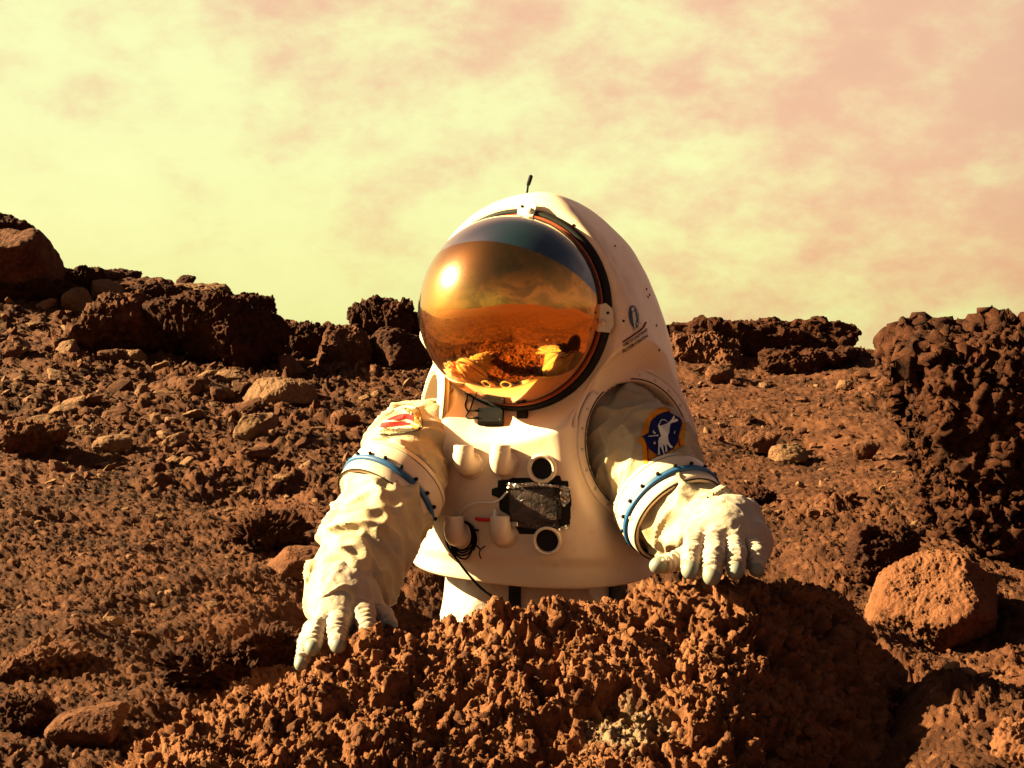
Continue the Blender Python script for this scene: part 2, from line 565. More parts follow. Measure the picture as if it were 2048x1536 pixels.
def ground_detail(x, y):
    p = np.stack([x, y, 0 * x + 3.1], -1)
    r = np.hypot(x, y)
    k = 1 - 0.75 * sstep(r, 13, 20)
    nf = 0.35 + 0.65 * sstep(r, 2.7, 5.2)
    rocky = sstep(y + 0.6 * fbm(p, 0.9, 2), 5.0, 6.3) * sstep(-x + 0.4 * fbm(p + 9, 0.9, 2), -0.5, 0.7)   # rougher up on the left
    lumpy = sstep(fbm(p + 4, 0.8, 3), 0.05, 0.6)
    h = 0.045 * fbm(p, 1.5, 3) + (0.016 + 0.020 * lumpy) * fbm(p, 5.0, 4, .55)
    h = h + nf * (0.001 + 0.026 * lumpy + 0.030 * rocky) * pebbles2(p[:, :2] + 0.02 * fbm(p, 9, 2)[:, None], 11.0) * (0.3 + 0.7 * sstep(fbm(p, 2.2, 2), -0.3, 0.5))
    h = h + nf * (0.002 + 0.013 * lumpy + 0.012 * rocky) * pebbles2(p[:, :2] + 3.7 + 0.012 * fbm(p, 20, 2)[:, None], 24.0)
    h = h + (0.5 + 0.5 * nf) * (0.006 + 0.006 * lumpy) * pebbles2(p[:, :2] + 9.1 + .006 * fbm(p, 40, 2)[:, None], 44.0) + (0.4 + 0.6 * nf) * (0.007 + 0.004 * lumpy) * fbm(p, 34, 4, 0.75)
    h = h + 0.007 * pebbles2(p[:, :2] + 4.1, 85.0) * (1 - sstep(r, 4, 7))
    return h * k


def build_ground():
    half = math.radians(26.5)
    az_in = np.linspace(-half, half, 780)
    az_l = -half - (math.pi - half) * np.linspace(0, 1, 52)[1:] ** 1.3
    az_r = half + (math.pi - half) * np.linspace(0, 1, 52)[1:-1] ** 1.3
    az = np.concatenate([az_l[::-1], az_in, az_r])
    r = np.concatenate([[0.02], np.geomspace(0.2, 1.9, 14)[:-1], np.geomspace(1.9, 4.2, 280)[:-1], np.geomspace(4.2, 12.6, 410)[:-1],
                        np.geomspace(12.6, 600, 46)])
    A, Rr = np.meshgrid(az, r, indexing='ij')
    x, y = (Rr * np.sin(A)).ravel(), (Rr * np.cos(A)).ravel()
    zb = ground_base(x, y)
    z = zb + ground_detail(x, y)
    v = np.stack([x, y, z], -1)
    f = grid_faces(len(az), len(r), wrap_u=True)[:, ::-1]
    o = link('hillside', mesh_np('hillside', v, f, M_SOIL), kind='structure')
    return az, r, v.reshape(len(az), len(r), 3)


G_AZ, G_R, G_V = build_ground()


def ground_z(x, y):
    x, y = np.atleast_1d(np.asarray(x, float)), np.atleast_1d(np.asarray(y, float))
    return ground_base(x, y) + ground_detail(x, y)


def ground_hit(px, py, lo=2.2, hi=13.0):
    """depth at which the line of sight through a photo pixel meets the slope"""
    d = np.geomspace(lo, hi, 260)
    P = np.array([W(px, py, k) for k in d])
    below = P[:, 2] < ground_base(P[:, 0], P[:, 1])
    below &= d > 2.6
    # skip hits inside the hollow behind the near boulder
    return float(d[np.argmax(below)]) if below.any() else None


# ------------------------------------------------------------------ rocks
def ico(sub):
    bm = bmesh.new()
    bmesh.ops.create_icosphere(bm, subdivisions=sub, radius=1.0)
    v = np.array([k.co[:] for k in bm.verts], np.float32)
    f = np.array([[q.index for q in k.verts] for k in bm.faces], np.int32)
    bm.free()
    return v, f


ICO = {k: ico(k) for k in (1, 2, 3, 4, 5, 6, 7)}


def rock_shape(seed, sub=4, planes=16, sharp=10, rough=0.10, crust=0.0, size=(1, 1, 1), lump_size=None, flat=None, facets=None):
    """faceted broken rock, roughly of radius 1 times size; roughness is laid on in real size"""
    rg = np.random.default_rng(seed)
    d, f = ICO[sub]
    n = rg.normal(size=(planes, 3))
    n = np.concatenate([n, [[0, 0, 1], [0.25, -0.5, 0.85], [0, 0, -1]]])
    n /= np.linalg.norm(n, axis=1, keepdims=True)
    off = rg.uniform(0.68, 1.05, len(n))
    if flat:
        off[planes] = flat
    if facets:
        n = np.array([k[:3] for k in facets], float)
        n /= np.linalg.norm(n, axis=1, keepdims=True)
        off = np.array([k[3] for k in facets])
    q = np.clip(d @ n.T, 0.0, None) / off
    r = (q ** sharp).sum(1) ** (-1.0 / sharp)
    r = np.clip(r, 0.3, 1.6)
    s = np.array(size, np.float32)
    v = d * r[:, None] * s
    v = v.astype(np.float32)
    g = float(np.mean(s))
    sh = rg.uniform(-50, 50, 3).astype(np.float32)
    nr = vnormals(v, f)
    disp = g * rough * (0.8 * fbm(v / g + sh, 1.6, 3) + 0.45 * fbm(v / g + sh, 5.0, 4, 0.6))
    if crust > 0:
        L = lump_size or 0.05
        vw = v + L * .30 * np.stack([fbm(v + 40 + 9 * j, 1.6 / L, 2) for j in range(3)], -1)
        disp = disp + crust * 1.1 * fracture3(vw + sh, .8 / L) + crust * 0.6 * fracture3(vw + sh + 7, 2.0 / L) \
            + crust * 0.30 * fbm(v + sh, 4.0 / L, 3, .6)
    v = v + nr * disp[:, None]
    return v.astype(np.float32), f


def rot_z(v, a):
    c, s = math.cos(a), math.sin(a)
    return np.stack([v[:, 0] * c - v[:, 1] * s, v[:, 0] * s + v[:, 1] * c, v[:, 2]], -1)


# px, py, width px, height px, material, label, options
P_, R_, D_, S_ = M_PALE, M_ROCK, M_DARK, M_CINDER
NAMED_ROCKS = [
    (8, 522, 205, 150, R_, 'big flat-topped block jutting at the upper left edge of the skyline', dict(depth=9.5, rough=.05, sub=5, sharp=18, facets=[(-.10, -.50, .86, .50), (.98, -.05, .12, .86), (.1, -.85, -.5, .62), (.75, -.5, -.45, .78), (0, 0, -1, .8), (-1, 0, 0, .95), (0, 1, .1, .9), (.2, .4, .9, .62), (-.3, -.9, .2, .85)])),
    (70, 598, 230, 95, D_, 'dark rock standing in for the shade under the jutting skyline block', dict(depth=9.55, rough=.10, sub=5, over=.6, crust=.03)),  # dark rock put in for the black shadow beneath the overhang
    (0, 458, 120, 70, D_, 'dark rounded hump on top of the jutting skyline block', dict(depth=10.2, rough=.12, sub=4)),
    (140, 575, 130, 90, D_, 'dark crumbly rock just below the jutting skyline block', dict(depth=9.9, crust=.03, sub=6, lump=.14, rough=.12)),
    (220, 558, 120, 45, D_, 'low dark rock on the skyline right of the jutting block', dict(depth=10.4, rough=.14)),
    (160, 605, 66, 62, P_, 'tan wedge stone left of two beneath the left skyline', dict()),
    (216, 590, 64, 66, P_, 'tan wedge stone with a black shaded side beneath the left skyline', dict()),
    (292, 578, 150, 52, R_, 'long low rock lying under the skyline beside the tan wedge stones', dict(depth=10.1, rough=.12)),
    (405, 586, 112, 44, P_, 'flat sunlit slab topping the dark ledge on the skyline', dict(depth=9.9, sharp=14)),
    (372, 560, 40, 22, D_, 'small jagged splinter standing beside the flat slab on the skyline', dict(depth=10.3)),
    (250, 655, 240, 155, M_SOIL, 'wide rough brown ledge face in the middle of the left slope', dict(crust=.03, sub=6, rough=.12, lump=.16)),
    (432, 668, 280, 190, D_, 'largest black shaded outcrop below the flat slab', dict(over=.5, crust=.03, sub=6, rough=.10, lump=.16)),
    (330, 600, 170, 70, D_, 'dark blocky rock on the skyline between ledge and flat slab', dict(depth=9.9, rough=.12, sub=5, over=.4)),
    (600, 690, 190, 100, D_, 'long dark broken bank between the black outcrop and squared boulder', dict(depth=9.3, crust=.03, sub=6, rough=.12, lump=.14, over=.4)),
    (466, 652, 50, 84, R_, 'upright rounded stone set in the black outcrop', dict(crust=.03)),
    (505, 628, 100, 90, D_, 'dark rounded shoulder of rock where the left skyline drops', dict(depth=9.9, crust=.03, sub=5, lump=.15)),
    (585, 662, 150, 50, D_, 'low dark rubble ridge between the left outcrop and the far outcrop', dict(depth=10.1, crust=.035, sub=6, lump=.13)),
    (655, 652, 20, 20, R_, 'tiny pointed stone alone on the skyline gap', dict(depth=10.2)),
    (782, 638, 180, 100, D_, 'craggy dark outcrop on the skyline behind the gold visor', dict(depth=10.2, crust=.05, lump=.17, sub=6, rough=.14)),
    (690, 708, 116, 122, R_, 'brown squared boulder with sunlit face behind the sleeve', dict(depth=8.7, rough=.08, sub=6, crust=.015, lump=.10, sharp=14)),
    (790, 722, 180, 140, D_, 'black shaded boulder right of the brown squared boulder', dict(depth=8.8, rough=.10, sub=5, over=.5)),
    (585, 735, 60, 55, R_, 'triangular brown stone at the foot of the dark rubble', dict()),
    (462, 756, 66, 36, P_, 'pale flat stone beside the long pale slab', dict()),
    (562, 782, 150, 56, P_, 'long pale slab casting a black shadow on the left slope', dict(rough=.07, sub=5, sharp=12)),
    (500, 775, 50, 22, P_, 'thin pale chip tucked against the long pale slab', dict()),
    (512, 856, 84, 62, P_, 'pale rounded stone below the long pale slab', dict(rough=.1)),
    (180, 868, 62, 40, P_, 'upper half of the broken pale stone on the left slope', dict()),
    (226, 890, 80, 44, P_, 'lower half of the broken pale stone on the left slope', dict()),
    (60, 880, 160, 88, R_, 'broad brown boulder half sunk at the left edge', dict(rough=.09, sub=5, crust=.02)),
    (138, 702, 52, 46, M_PALE, 'rounded greyish stone on the left scree under the ledge face', dict()),
    (22, 702, 60, 46, R_, 'dull brown lump on the scree at the left edge', dict()),
    (228, 716, 60, 38, R_, 'brown angular stone right of the rounded greyish stone', dict()),
    (272, 718, 48, 40, P_, 'stacked-looking tan stone under the ledge face', dict()),
    (125, 828, 64, 36, P_, 'grey-tan flat stone above the broad brown boulder', dict()),
    (375, 772, 90, 40, R_, 'long brown stone left of the pale flat stone', dict()),
    (283, 785, 34, 36, P_, 'small upright tan stone in the middle of the scree', dict()),
    (342, 845, 40, 24, P_, 'small bright chip left of the pale rounded stone', dict()),
    (690, 835, 60, 34, R_, 'flat brown stone just left of the shoulder patch', dict()),
    (590, 1128, 130, 74, R_, 'sloping brown slab beside the forearm of the suit', dict(rough=.06, sharp=14)),
    (540, 1055, 190, 90, D_, 'dark overhanging lump left of the elbow ring', dict(crust=.04, sub=5, lump=.04)),
    (75, 1335, 200, 110, R_, 'large angular brown rock at the lower left edge', dict(depth=3.15, rough=.09, sub=5, crust=.008, lump=.02)),
    (30, 1262, 130, 90, D_, 'dark crumbly clod above the large lower left rock', dict(depth=3.5, crust=.02, sub=5, lump=.035)),
    (75, 1262, 50, 20, P_, 'small tan chip beside the dark crumbly clod', dict(depth=3.4)),
    (40, 1440, 150, 110, D_, 'dark rock in the bottom left corner', dict(depth=2.75, crust=.01, sub=5, lump=.03)),
    (170, 1455, 150, 80, R_, 'tilted brown slab edge near the bottom left corner', dict(depth=2.7, rough=.06, sub=5, sharp=14)),
    (410, 1330, 190, 90, D_, 'dark lumpy clod left of the lower glove', dict(depth=3.0, crust=.018, sub=5, lump=.03)),
    (545, 1292, 170, 100, D_, 'dark crumbled clod in the gap left of the lower glove', dict(depth=3.0, crust=.02, sub=5, lump=.035)),
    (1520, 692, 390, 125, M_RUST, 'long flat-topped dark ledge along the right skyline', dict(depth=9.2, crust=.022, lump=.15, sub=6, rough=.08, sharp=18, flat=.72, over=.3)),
    (1400, 715, 170, 110, R_, 'brown crumbly rock at the left end of the long ledge', dict(depth=8.9, crust=.03, sub=6, lump=.13, rough=.12)),
    (1440, 752, 64, 50, R_, 'squat brown stone below the long ledge', dict()),
    (1620, 730, 220, 80, D_, 'dark rubble shelf under the right end of the long ledge', dict(depth=8.7, crust=.03, sub=6, lump=.13, rough=.12, over=.3)),
    (1522, 884, 92, 44, R_, 'flat pale brown stone on the right slope beside the sleeve patch', dict()),
    (1576, 906, 80, 40, P_, 'smoother tan stone lying below the flat stone on the right slope', dict()),
    (1732, 900, 60, 40, R_, 'small brown stone left of the tall dark boulder', dict()),
    (1690, 770, 36, 22, P_, 'tiny tan pebble high on the right slope', dict()),
    (1500, 990, 110, 40, D_, 'low dark clod right of the blue elbow band', dict(crust=.02, lump=.03)),
    (1770, 1105, 170, 130, D_, 'dark rounded hump between the glove and the orange boulder', dict(depth=4.2, crust=.015, sub=5, rough=.07, lump=.035)),
    (1640, 1030, 60, 30, R_, 'small brown clod midway up the right slope', dict()),
    (2040, 1490, 120, 110, M_BOULDER, 'orange rock corner at the bottom right edge', dict(depth=2.22, rough=.08, sub=5, crust=.006, lump=.02)),
]


def build_named_rocks():
    for i, (px, py, w, h, mat, label, op) in enumerate(NAMED_ROCKS):
        d = op.get('depth') or ground_hit(px, py + 0.36 * h) or 9.8
        k = d / F
        sx, sz = w * k / 2, h * k / 2
        sy = 0.55 * (sx + sz) if sx < 0.5 else 0.7 * sz + 0.25 * sx
        v, f = rock_shape(300 + i, op.get('sub', 4) + (1 if op.get('crust', 0) > .012 or w > 90 else 0), op.get('planes', 15), op.get('sharp', 11), op.get('rough', .10),
                          op.get('crust', 0.0), (sx, sy, sz), op.get('lump') or (.11 if d > 8 else .05), op.get('flat'), op.get('facets'))
        v *= np.array([2 * sx, 2 * sy, 2 * sz]) / (v.max(0) - v.min(0))
        v -= (v.max(0) + v.min(0)) / 2
        v[:, 1] -= op.get('over', 0) * v[:, 2]
        link('rock', mesh_np('rock', v, f, mat, smooth=op.get('crust', 0) > 0), loc=W(px, py, d), label=label, cat='rock')


build_named_rocks()


def build_loose_rocks():
    """single stones of the scree: many alike, each an object"""
    protos = []
    for k in range(14):
        v, f = rock_shape(900 + k, 3, 12, 12, 0.12)
        mat = [M_ROCK, M_PALE, M_SOIL, M_ROCK, M_PALE][k % 5]
        protos.append(mesh_np('rock', v, f, mat, smooth=False))
    rg = random.Random(5)
    zones = [  # x0,x1,y0,y1,count, size px range, label, group
        (0, 700, 690, 830, 58, (14, 54), 'loose angular stone in the upper scree of the left slope', 'stones of the upper left scree'),
        (0, 640, 830, 980, 50, (14, 56), 'loose angular stone in the lower scree of the left slope', 'stones of the lower left scree'),
        (0, 330, 590, 690, 26, (12, 34), 'loose stone high up under the left skyline', 'stones under the left skyline'),
        (0, 600, 980, 1240, 26, (10, 24), 'small stone lying on the bare reddish slope left of the suit', 'stones on the bare left slope'),
        (0, 480, 1240, 1420, 14, (14, 36), 'small stone on the lower left ground near the near boulder', 'stones at the lower left'),
        (1370, 1760, 730, 900, 34, (12, 30), 'loose stone on the right slope under the long ledge', 'stones of the upper right slope'),
        (1480, 1800, 900, 1090, 22, (10, 26), 'small stone on the right slope above the glove', 'stones of the lower right slope'),
        (1850, 2048, 1360, 1536, 14, (14, 34), 'small stone on the sunlit ground below the orange boulder', 'stones at the lower right'),
    ]
    for (x0, x1, y0, y1, n, (s0, s1), label, group) in zones:
        for _ in range(n):
            px, py = rg.uniform(x0, x1), rg.uniform(y0, y1)
            if group == 'stones at the lower left':
                d = ground_hit(px, py) or 3.0
            else:
                d = ground_hit(px, py)
            if d is None:
                continue
            s = (s0 + (s1 - s0) * rg.random() ** 2.2) * d / F / 2
            p = W(px, py, d)
            p.z = float(ground_z(p.x, p.y)[0]) + s * 0.25
            me = rg.choice(protos)
            look = {'rock_pale': 'pale tan', 'soil_red': 'reddish'}.get(me.materials[0].name, 'dull brown')
            o = link('rock', me, loc=p, label=look + ' ' + label, cat='rock', group=group)
            o.rotation_euler = (rg.uniform(-.5, .5), rg.uniform(-.5, .5), rg.uniform(0, 6.28))
            o.scale = (s * rg.uniform(.9, 1.4), s * rg.uniform(.8, 1.1), s * rg.uniform(.4, .85))


build_loose_rocks()


def scatter_mesh(name, pts, sizes, mat, sub=1, flat=True, seed=1, parent=None, mats=None, lump=0.28, **tags):
    """joins many small broken stones into one mesh of real geometry"""
    rg = np.random.default_rng(seed)
    n = len(pts)
    d, f = ICO[sub] if sub else (None, None)
    protos = []
    for k in range(24):
        q = rg.normal(size=(9, 3))
        q /= np.linalg.norm(q, axis=1, keepdims=True)
        off = rg.uniform(.6, 1.05, 9)
        r = ((np.clip(d @ q.T, 0, None) / off) ** 9).sum(1) ** (-1 / 9.0)
        r = np.clip(r, .35, 1.25) * (1 + lump * rg.normal(size=len(d)) * 0.5)
        if len(d) > 200:
            r = r * (.75 + .5 * pebbles3(d + .25 * np.stack([fbm(d + k, 3, 2)] * 3, -1) + k * 3.1, 2.4)) + .16 * fbm(d + k, 4, 3, .7)
        protos.append((d * r[:, None] * rg.uniform(.65, 1.15, 3)).astype(np.float32))
    protos = np.array(protos)
    pick = rg.integers(0, len(protos), n)
    # random rotations
    qv = rg.normal(size=(n, 4))
    qv /= np.linalg.norm(qv, axis=1, keepdims=True)
    w, x, y, z = qv.T
    Rm = np.stack([1 - 2 * (y * y + z * z), 2 * (x * y - z * w), 2 * (x * z + y * w),
                   2 * (x * y + z * w), 1 - 2 * (x * x + z * z), 2 * (y * z - x * w),
                   2 * (x * z - y * w), 2 * (y * z + x * w), 1 - 2 * (x * x + y * y)], -1).reshape(n, 3, 3).astype(np.float32)
    v = np.einsum('nij,nkj->nki', Rm, protos[pick]) * sizes[:, None, None].astype(np.float32) + pts[:, None, :].astype(np.float32)
    ff = (f[None] + (np.arange(n) * len(d))[:, None, None]).reshape(-1, 3)
    me = mesh_np(name, v.reshape(-1, 3), ff, mat, smooth=not flat)
    if mats:
        for m in mats:
            me.materials.append(m)
        mi = rg.integers(0, len(mats) + 1, n)
        me.polygons.foreach_set('material_index', np.repeat(mi, len(f)).astype(np.int32))
    return link(name, me, parent=parent, **tags)


def build_gravel():
    rg = np.random.default_rng(3)
    na, nr = G_V.shape[:2]
    inside = np.where(np.abs(G_AZ) < math.radians(26))[0]
    js = np.where((G_R > 2.4) & (G_R < 12))[0]
    prob = G_R[js] ** 1.0
    n = 27000
    ii = rg.choice(inside, n)
    jj = rg.choice(js, n, p=prob / prob.sum())
    P = G_V[ii, jj].copy()
    size = 0.0032 * rg.random(n) ** -0.42
    rocky = sstep(P[:, 1], 5.0, 6.3) * sstep(-P[:, 0], -0.5, 0.7)
    size = np.clip(size, 0.0028, 0.017) * (1 + 0.75 * rocky) * (0.6 + P[:, 1] * 0.07)
    P[:, 2] += size * 0.2
    big = size > 0.012
    scatter_mesh('loose_gravel', P[~big], size[~big], M_SOIL, 1, seed=4, mats=[M_ROCK, M_SOIL], kind='stuff',
                 label='fine reddish gravel strewn over the whole slope', cat='gravel')
    scatter_mesh('loose_gravel', P[big], size[big], M_SOIL, 1, seed=5, mats=[M_ROCK, M_PALE, M_ROCK], kind='stuff',
                 label='coarse brown rubble chips strewn over the slope', cat='gravel')


build_gravel()


# --- the near boulder the hands rest on
def build_near_boulder():
    C = []

    def q(px, py, d):
        C.append(tuple(W(px, py, d)))

    # rim seen against the slope
    for a in [(470, 1415, 2.46), (540, 1370, 2.47), (600, 1338, 2.5), (680, 1306, 2.51), (745, 1278, 2.54), (790, 1256, 2.62), (880, 1262, 2.68),
              (1000, 1260, 2.72), (1100, 1250, 2.74), (1220, 1232, 2.72), (1290, 1176, 2.66), (1360, 1170, 2.6), (1430, 1178, 2.56), (1510, 1160, 2.56),
              (1560, 1158, 2.61), (1650, 1168, 2.66), (1720, 1200, 2.68)]:
        q(*a)
    # the sunlit flank
    for a in [(380, 1450, 2.32), (560, 1450, 2.36), (700, 1400, 2.42), (1000, 1330, 2.5), (1250, 1290, 2.5), (1420, 1270, 2.48), (1530, 1250, 2.5),
              (300, 1545, 2.15), (500, 1545, 2.18), (700, 1545, 2.2), (1000, 1545, 2.24), (1300, 1545, 2.22), (1420, 1545, 2.2), (1480, 1400, 2.34),
              (1000, 1430, 2.38), (1250, 1430, 2.36)]:
        q(*a)
    # below the frame
    for a in [(200, 1750, 1.95), (700, 1780, 1.95), (1100, 1800, 1.95), (1400, 1780, 1.97)]:
        q(*a)
    top = list(C)
    for a in [(1585, 1240, 2.55), (1570, 1310, 2.46), (1530, 1430, 2.34), (1500, 1545, 2.2)]:
        q(*a)
    # far side and right flank fall away
    for (x, y, z) in [(-.75, 2.75, .62), (-.5, 2.85, .6), (-.3, 2.95, .55), (0, 3.05, .62), (.2, 3.05, .65), (.45, 2.98, .75), (.7, 2.95, .85),
                      (.84, 2.80, .78), (.79, 2.60, .70), (.72, 2.40, .62), (.64, 2.2, .54), (.54, 2.0, .46),
                      (-.95, 2.35, .62), (-.85, 2.1, .6), (-.7, 1.8, .55), (-.3, 1.65, .5), (.1, 1.65, .5), (.35, 1.7, .45),
                      (1.0, 2.9, .6), (.95, 2.5, .5), (.85, 2.2, .4), (.6, 1.7, .3), (0, 1.4, .3), (-1.2, 2.2, .4), (0, 3.3, .3), (.6, 3.2, .4), (-.7, 3.1, .3)]:
        C.append((x, y, z))
    C = np.array(C)
    wt = rbf_fit(C[:, :2], C[:, 2], 0.004)
    xs = np.arange(-1.05, 1.0, 0.0028)
    ys = np.concatenate([np.arange(1.55, 1.9, 0.008), np.arange(1.9, 2.85, 0.0026), np.arange(2.85, 3.2, 0.008)])
    X, Y = np.meshgrid(xs, ys, indexing='ij')
    x, y = X.ravel(), Y.ravel()
    z = rbf_eval(C[:, :2], wt, np.stack([x, y], -1))
    v = np.stack([x, y, z], -1)
    f = grid_faces(len(xs), len(ys))
    nr = vnormals(v, f)
    p = v.astype(np.float32)
    wv = np.stack([fbm(p + 31, 14, 3), fbm(p + 57, 14, 3), fbm(p + 83, 14, 3)], -1)
    wf = np.stack([fbm(p + 131, 55, 2), fbm(p + 157, 55, 2), fbm(p + 183, 55, 2)], -1)
    pw = p + 0.012 * wv + 0.0065 * wf
    rug = 0.30 + 0.75 * sstep(fbm(p, 2.6, 3), -0.45, 0.45)
    disp = 0.030 * fbm(p + 21, 2.4, 2) + 0.022 * fbm(p, 4.5, 3) + 0.030 * (pebbles3(p + .03 * wv + 2, 7.5) - .3) + 0.016 * rug * (pebbles3(pw, 17) - 0.3) + 0.009 * rug * (pebbles3(pw + 5, 36) - .25) + 0.009 * rug * fracture3(pw + 5, 28) \
        + 0.008 * fracture3(pw + 9, 62) + 0.0055 * fracture3(pw + 19, 125) + 0.008 * fbm(p, 60, 3, 0.7)
    pit = sstep(fbm(p + 11, 16, 3, 0.6), 0.28, 0.62)
    disp = disp - 0.034 * pit - 0.035 * sstep(fbm(p + 71, 7, 3, .6), 0.35, 0.7)
    # pressed flat where the hands lie
    for (hx, hy, hd, rad) in ((1440, 1150, 2.58, 0.10), (680, 1290, 2.56, 0.07)):
        h = W(hx, hy, hd)
        dd = np.hypot(x - h.x, y - h.y)
        disp = disp * (0.55 + 0.45 * sstep(dd, rad * 0.5, rad * 1.0))
    v = v + nr * disp[:, None] + 0.004 * wf + 0.010 * wv * sstep(p[:, 1], 1.6, 1.8)[:, None]
    me = mesh_np('near_boulder', v, f, M_CINDER)
    o = link('near_boulder', me, label='huge crumbly rust-red boulder in front that both gloves rest on', cat='boulder')
    # pale mineral crust in the lower middle
    # crumbs lying on it
    rg = np.random.default_rng(8)
    ok = np.where((y > 1.95) & (y < 2.8) & (x > -.95) & (x < .72) & (z > 0.7))[0]
    for n_, lo_, hi_, sub_, sd in ((900, .006, .012, 3, 9), (9000, .0022, .0065, 1, 10)):
        pk = rg.choice(ok, n_, replace=False)
        s = np.clip(lo_ * rg.random(len(pk)) ** -0.45, lo_, hi_)
        P = v[pk] + nr[pk] * (s * 0.2)[:, None]
        # leave the places under the gloves free
        keep = np.ones(len(P), bool)
        for (hx, hy, hd, rad) in ((1440, 1140, 2.58, 0.10), (680, 1280, 2.56, 0.08), (1310, 1140, 2.6, 0.05)):
            h = W(hx, hy, hd)
            keep &= np.hypot(P[:, 0] - h.x, P[:, 1] - h.y) > rad
        scatter_mesh('crumbs', P[keep], s[keep], M_CINDER, sub_, flat=(sub_ == 1), seed=sd, parent=o, mats=[M_CINDER, M_ROCK], lump=0.20 if sub_ == 3 else .34, kind='stuff')
    return o


near_boulder = build_near_boulder()


def build_big_boulders():
    # the sunlit orange boulder on the right
    d = 3.9
    k = d / F
    v, f = rock_shape(41, 7, 9, 13, 0.035, 0.0022, (142 * k, 120 * k, 122 * k), 0.014, None,
                      [(-.42, -.55, .72, .66), (.95, -.25, .05, .92), (.45, -.6, -.65, .80), (-.5, -.5, -.7, .80), (.25, .3, .9, .82), (-.95, .1, .15, .90), (-.5, .2, .85, .80),
                       (0, 1, 0, .9), (0, 0, -1, .9), (.6, -.45, .65, .86)])
    v = v + vnormals(v, f) * (0.006 * fbm(v, 22, 5, .6) - 0.007 * sstep(fbm(v + 3, 42, 3), .35, .7))[:, None]
    M = Matrix.Rotation(math.radians(6), 3, 'Y')
    v = v @ np.array(M).T
    v *= np.array([284 * k, 240 * k, 256 * k]) / (v.max(0) - v.min(0))
    v -= (v.max(0) + v.min(0)) / 2
    link('orange_boulder', mesh_np('orange_boulder', v, f, M_BOULDER), loc=W(1884, 1228, d),
         label='sunlit orange boulder with pitted face below the tall dark boulder', cat='boulder')
    # the tall dark boulder behind it, leaning out to the left
    d = 4.55
    k = d / F
    v, f = rock_shape(77, 7, 12, 14, 0.06, 0.020, (290 * k, 260 * k, 280 * k), 0.055, None,
                      [(-.05, -.12, .98, .86), (-.98, .05, -.18, .84), (-.16, -.98, -.08, .78), (.36, -.92, -.18, .74), (.05, -.80, -.58, .80), (-.6, -.1, -.75, .92), (.95, 0, .1, .95),
                       (0, 1, 0, .9), (0, 0, -1, .95), (-.30, -.62, .70, 1.08)])
    vq = v + .02 * np.stack([fbm(v + 7 * j_, 12, 3) for j_ in range(3)], -1)
    v = v + vnormals(v, f) * (0.060 * fracture3(vq * np.array([1, 1, .7]), 3.6) + 0.022 * (pebbles3(vq, 20) - .3) + 0.016 * (pebbles3(vq + 4, 42) - .3) + 0.026 * fbm(v, 11, 6, .64))[:, None]
    v *= np.array([600 * k, 500 * k, 560 * k]) / (v.max(0) - v.min(0))
    v -= (v.max(0) + v.min(0)) / 2
    v[:, 2] += 0.07 * v[:, 0]
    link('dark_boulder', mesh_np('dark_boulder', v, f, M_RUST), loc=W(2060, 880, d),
         label='tall dark pitted boulder in shadow at the right edge', cat='boulder')


build_big_boulders()

#ASTRONAUT
# ------------------------------------------------------------------ surfaces from distance fields
def surface_nets(D, org, h):
    s = D < 0
    nx, ny, nz = D.shape
    cnt = np.zeros((nx - 1, ny - 1, nz - 1), np.int8)
    for a in (0, 1):
        for b in (0, 1):
            for c in (0, 1):
                cnt += s[a:nx - 1 + a, b:ny - 1 + b, c:nz - 1 + c]
    act = (cnt > 0) & (cnt < 8)
    I = np.argwhere(act)
    idx = np.full(act.shape, -1, np.int64)
    idx[act] = np.arange(len(I))
    pos = np.zeros((len(I), 3))
    num = np.zeros(len(I))
    cor = [(a, b, c) for a in (0, 1) for b in (0, 1) for c in (0, 1)]
    for p in range(8):
        for q in range(p + 1, 8):
            d = np.abs(np.subtract(cor[p], cor[q]))
            if d.sum() != 1:
                continue
            A = I + cor[p]
            B = I + cor[q]
            da, db = D[A[:, 0], A[:, 1], A[:, 2]], D[B[:, 0], B[:, 1], B[:, 2]]
            m = (da < 0) != (db < 0)
            t = np.where(m, da / np.where(m, da - db, 1), 0)
            pos += np.where(m[:, None], A + (B - A) * t[:, None], 0)
            num += m
    v = np.array(org) + (pos / num[:, None]) * h
    faces = []
    for ax in range(3):
        o1, o2 = [k for k in range(3) if k != ax]
        sl0 = [slice(None)] * 3
        sl1 = [slice(None)] * 3
        sl0[ax] = slice(0, -1)
        sl1[ax] = slice(1, None)
        s0, s1 = s[tuple(sl0)], s[tuple(sl1)]
        E = np.argwhere(s0 != s1)
        E = E[(E[:, o1] > 0) & (E[:, o2] > 0) & (E[:, o1] < D.shape[o1] - 1) & (E[:, o2] < D.shape[o2] - 1)]
        flip = s0[E[:, 0], E[:, 1], E[:, 2]]
        e1 = np.zeros(3, int)
        e2 = np.zeros(3, int)
        e1[o1] = 1
        e2[o2] = 1
        c = [E - e1 - e2, E - e2, E, E - e1]
        qd = np.stack([idx[k[:, 0], k[:, 1], k[:, 2]] for k in c], -1)
        if ax == 1:
            flip = ~flip
        qd = np.where(flip[:, None], qd, qd[:, ::-1])
        faces.append(qd)
    return v, np.concatenate(faces)


def seg_t(p, a, b):
    ab = b - a
    t = np.clip(((p - a) @ ab) / (ab @ ab), 0, 1)
    return t, np.linalg.norm(p - a - t[..., None] * ab, axis=-1)


def smin(a, b, k):
    h = np.clip(0.5 + 0.5 * (b - a) / k, 0, 1)
    return b + (a - b) * h - k * h * (1 - h)


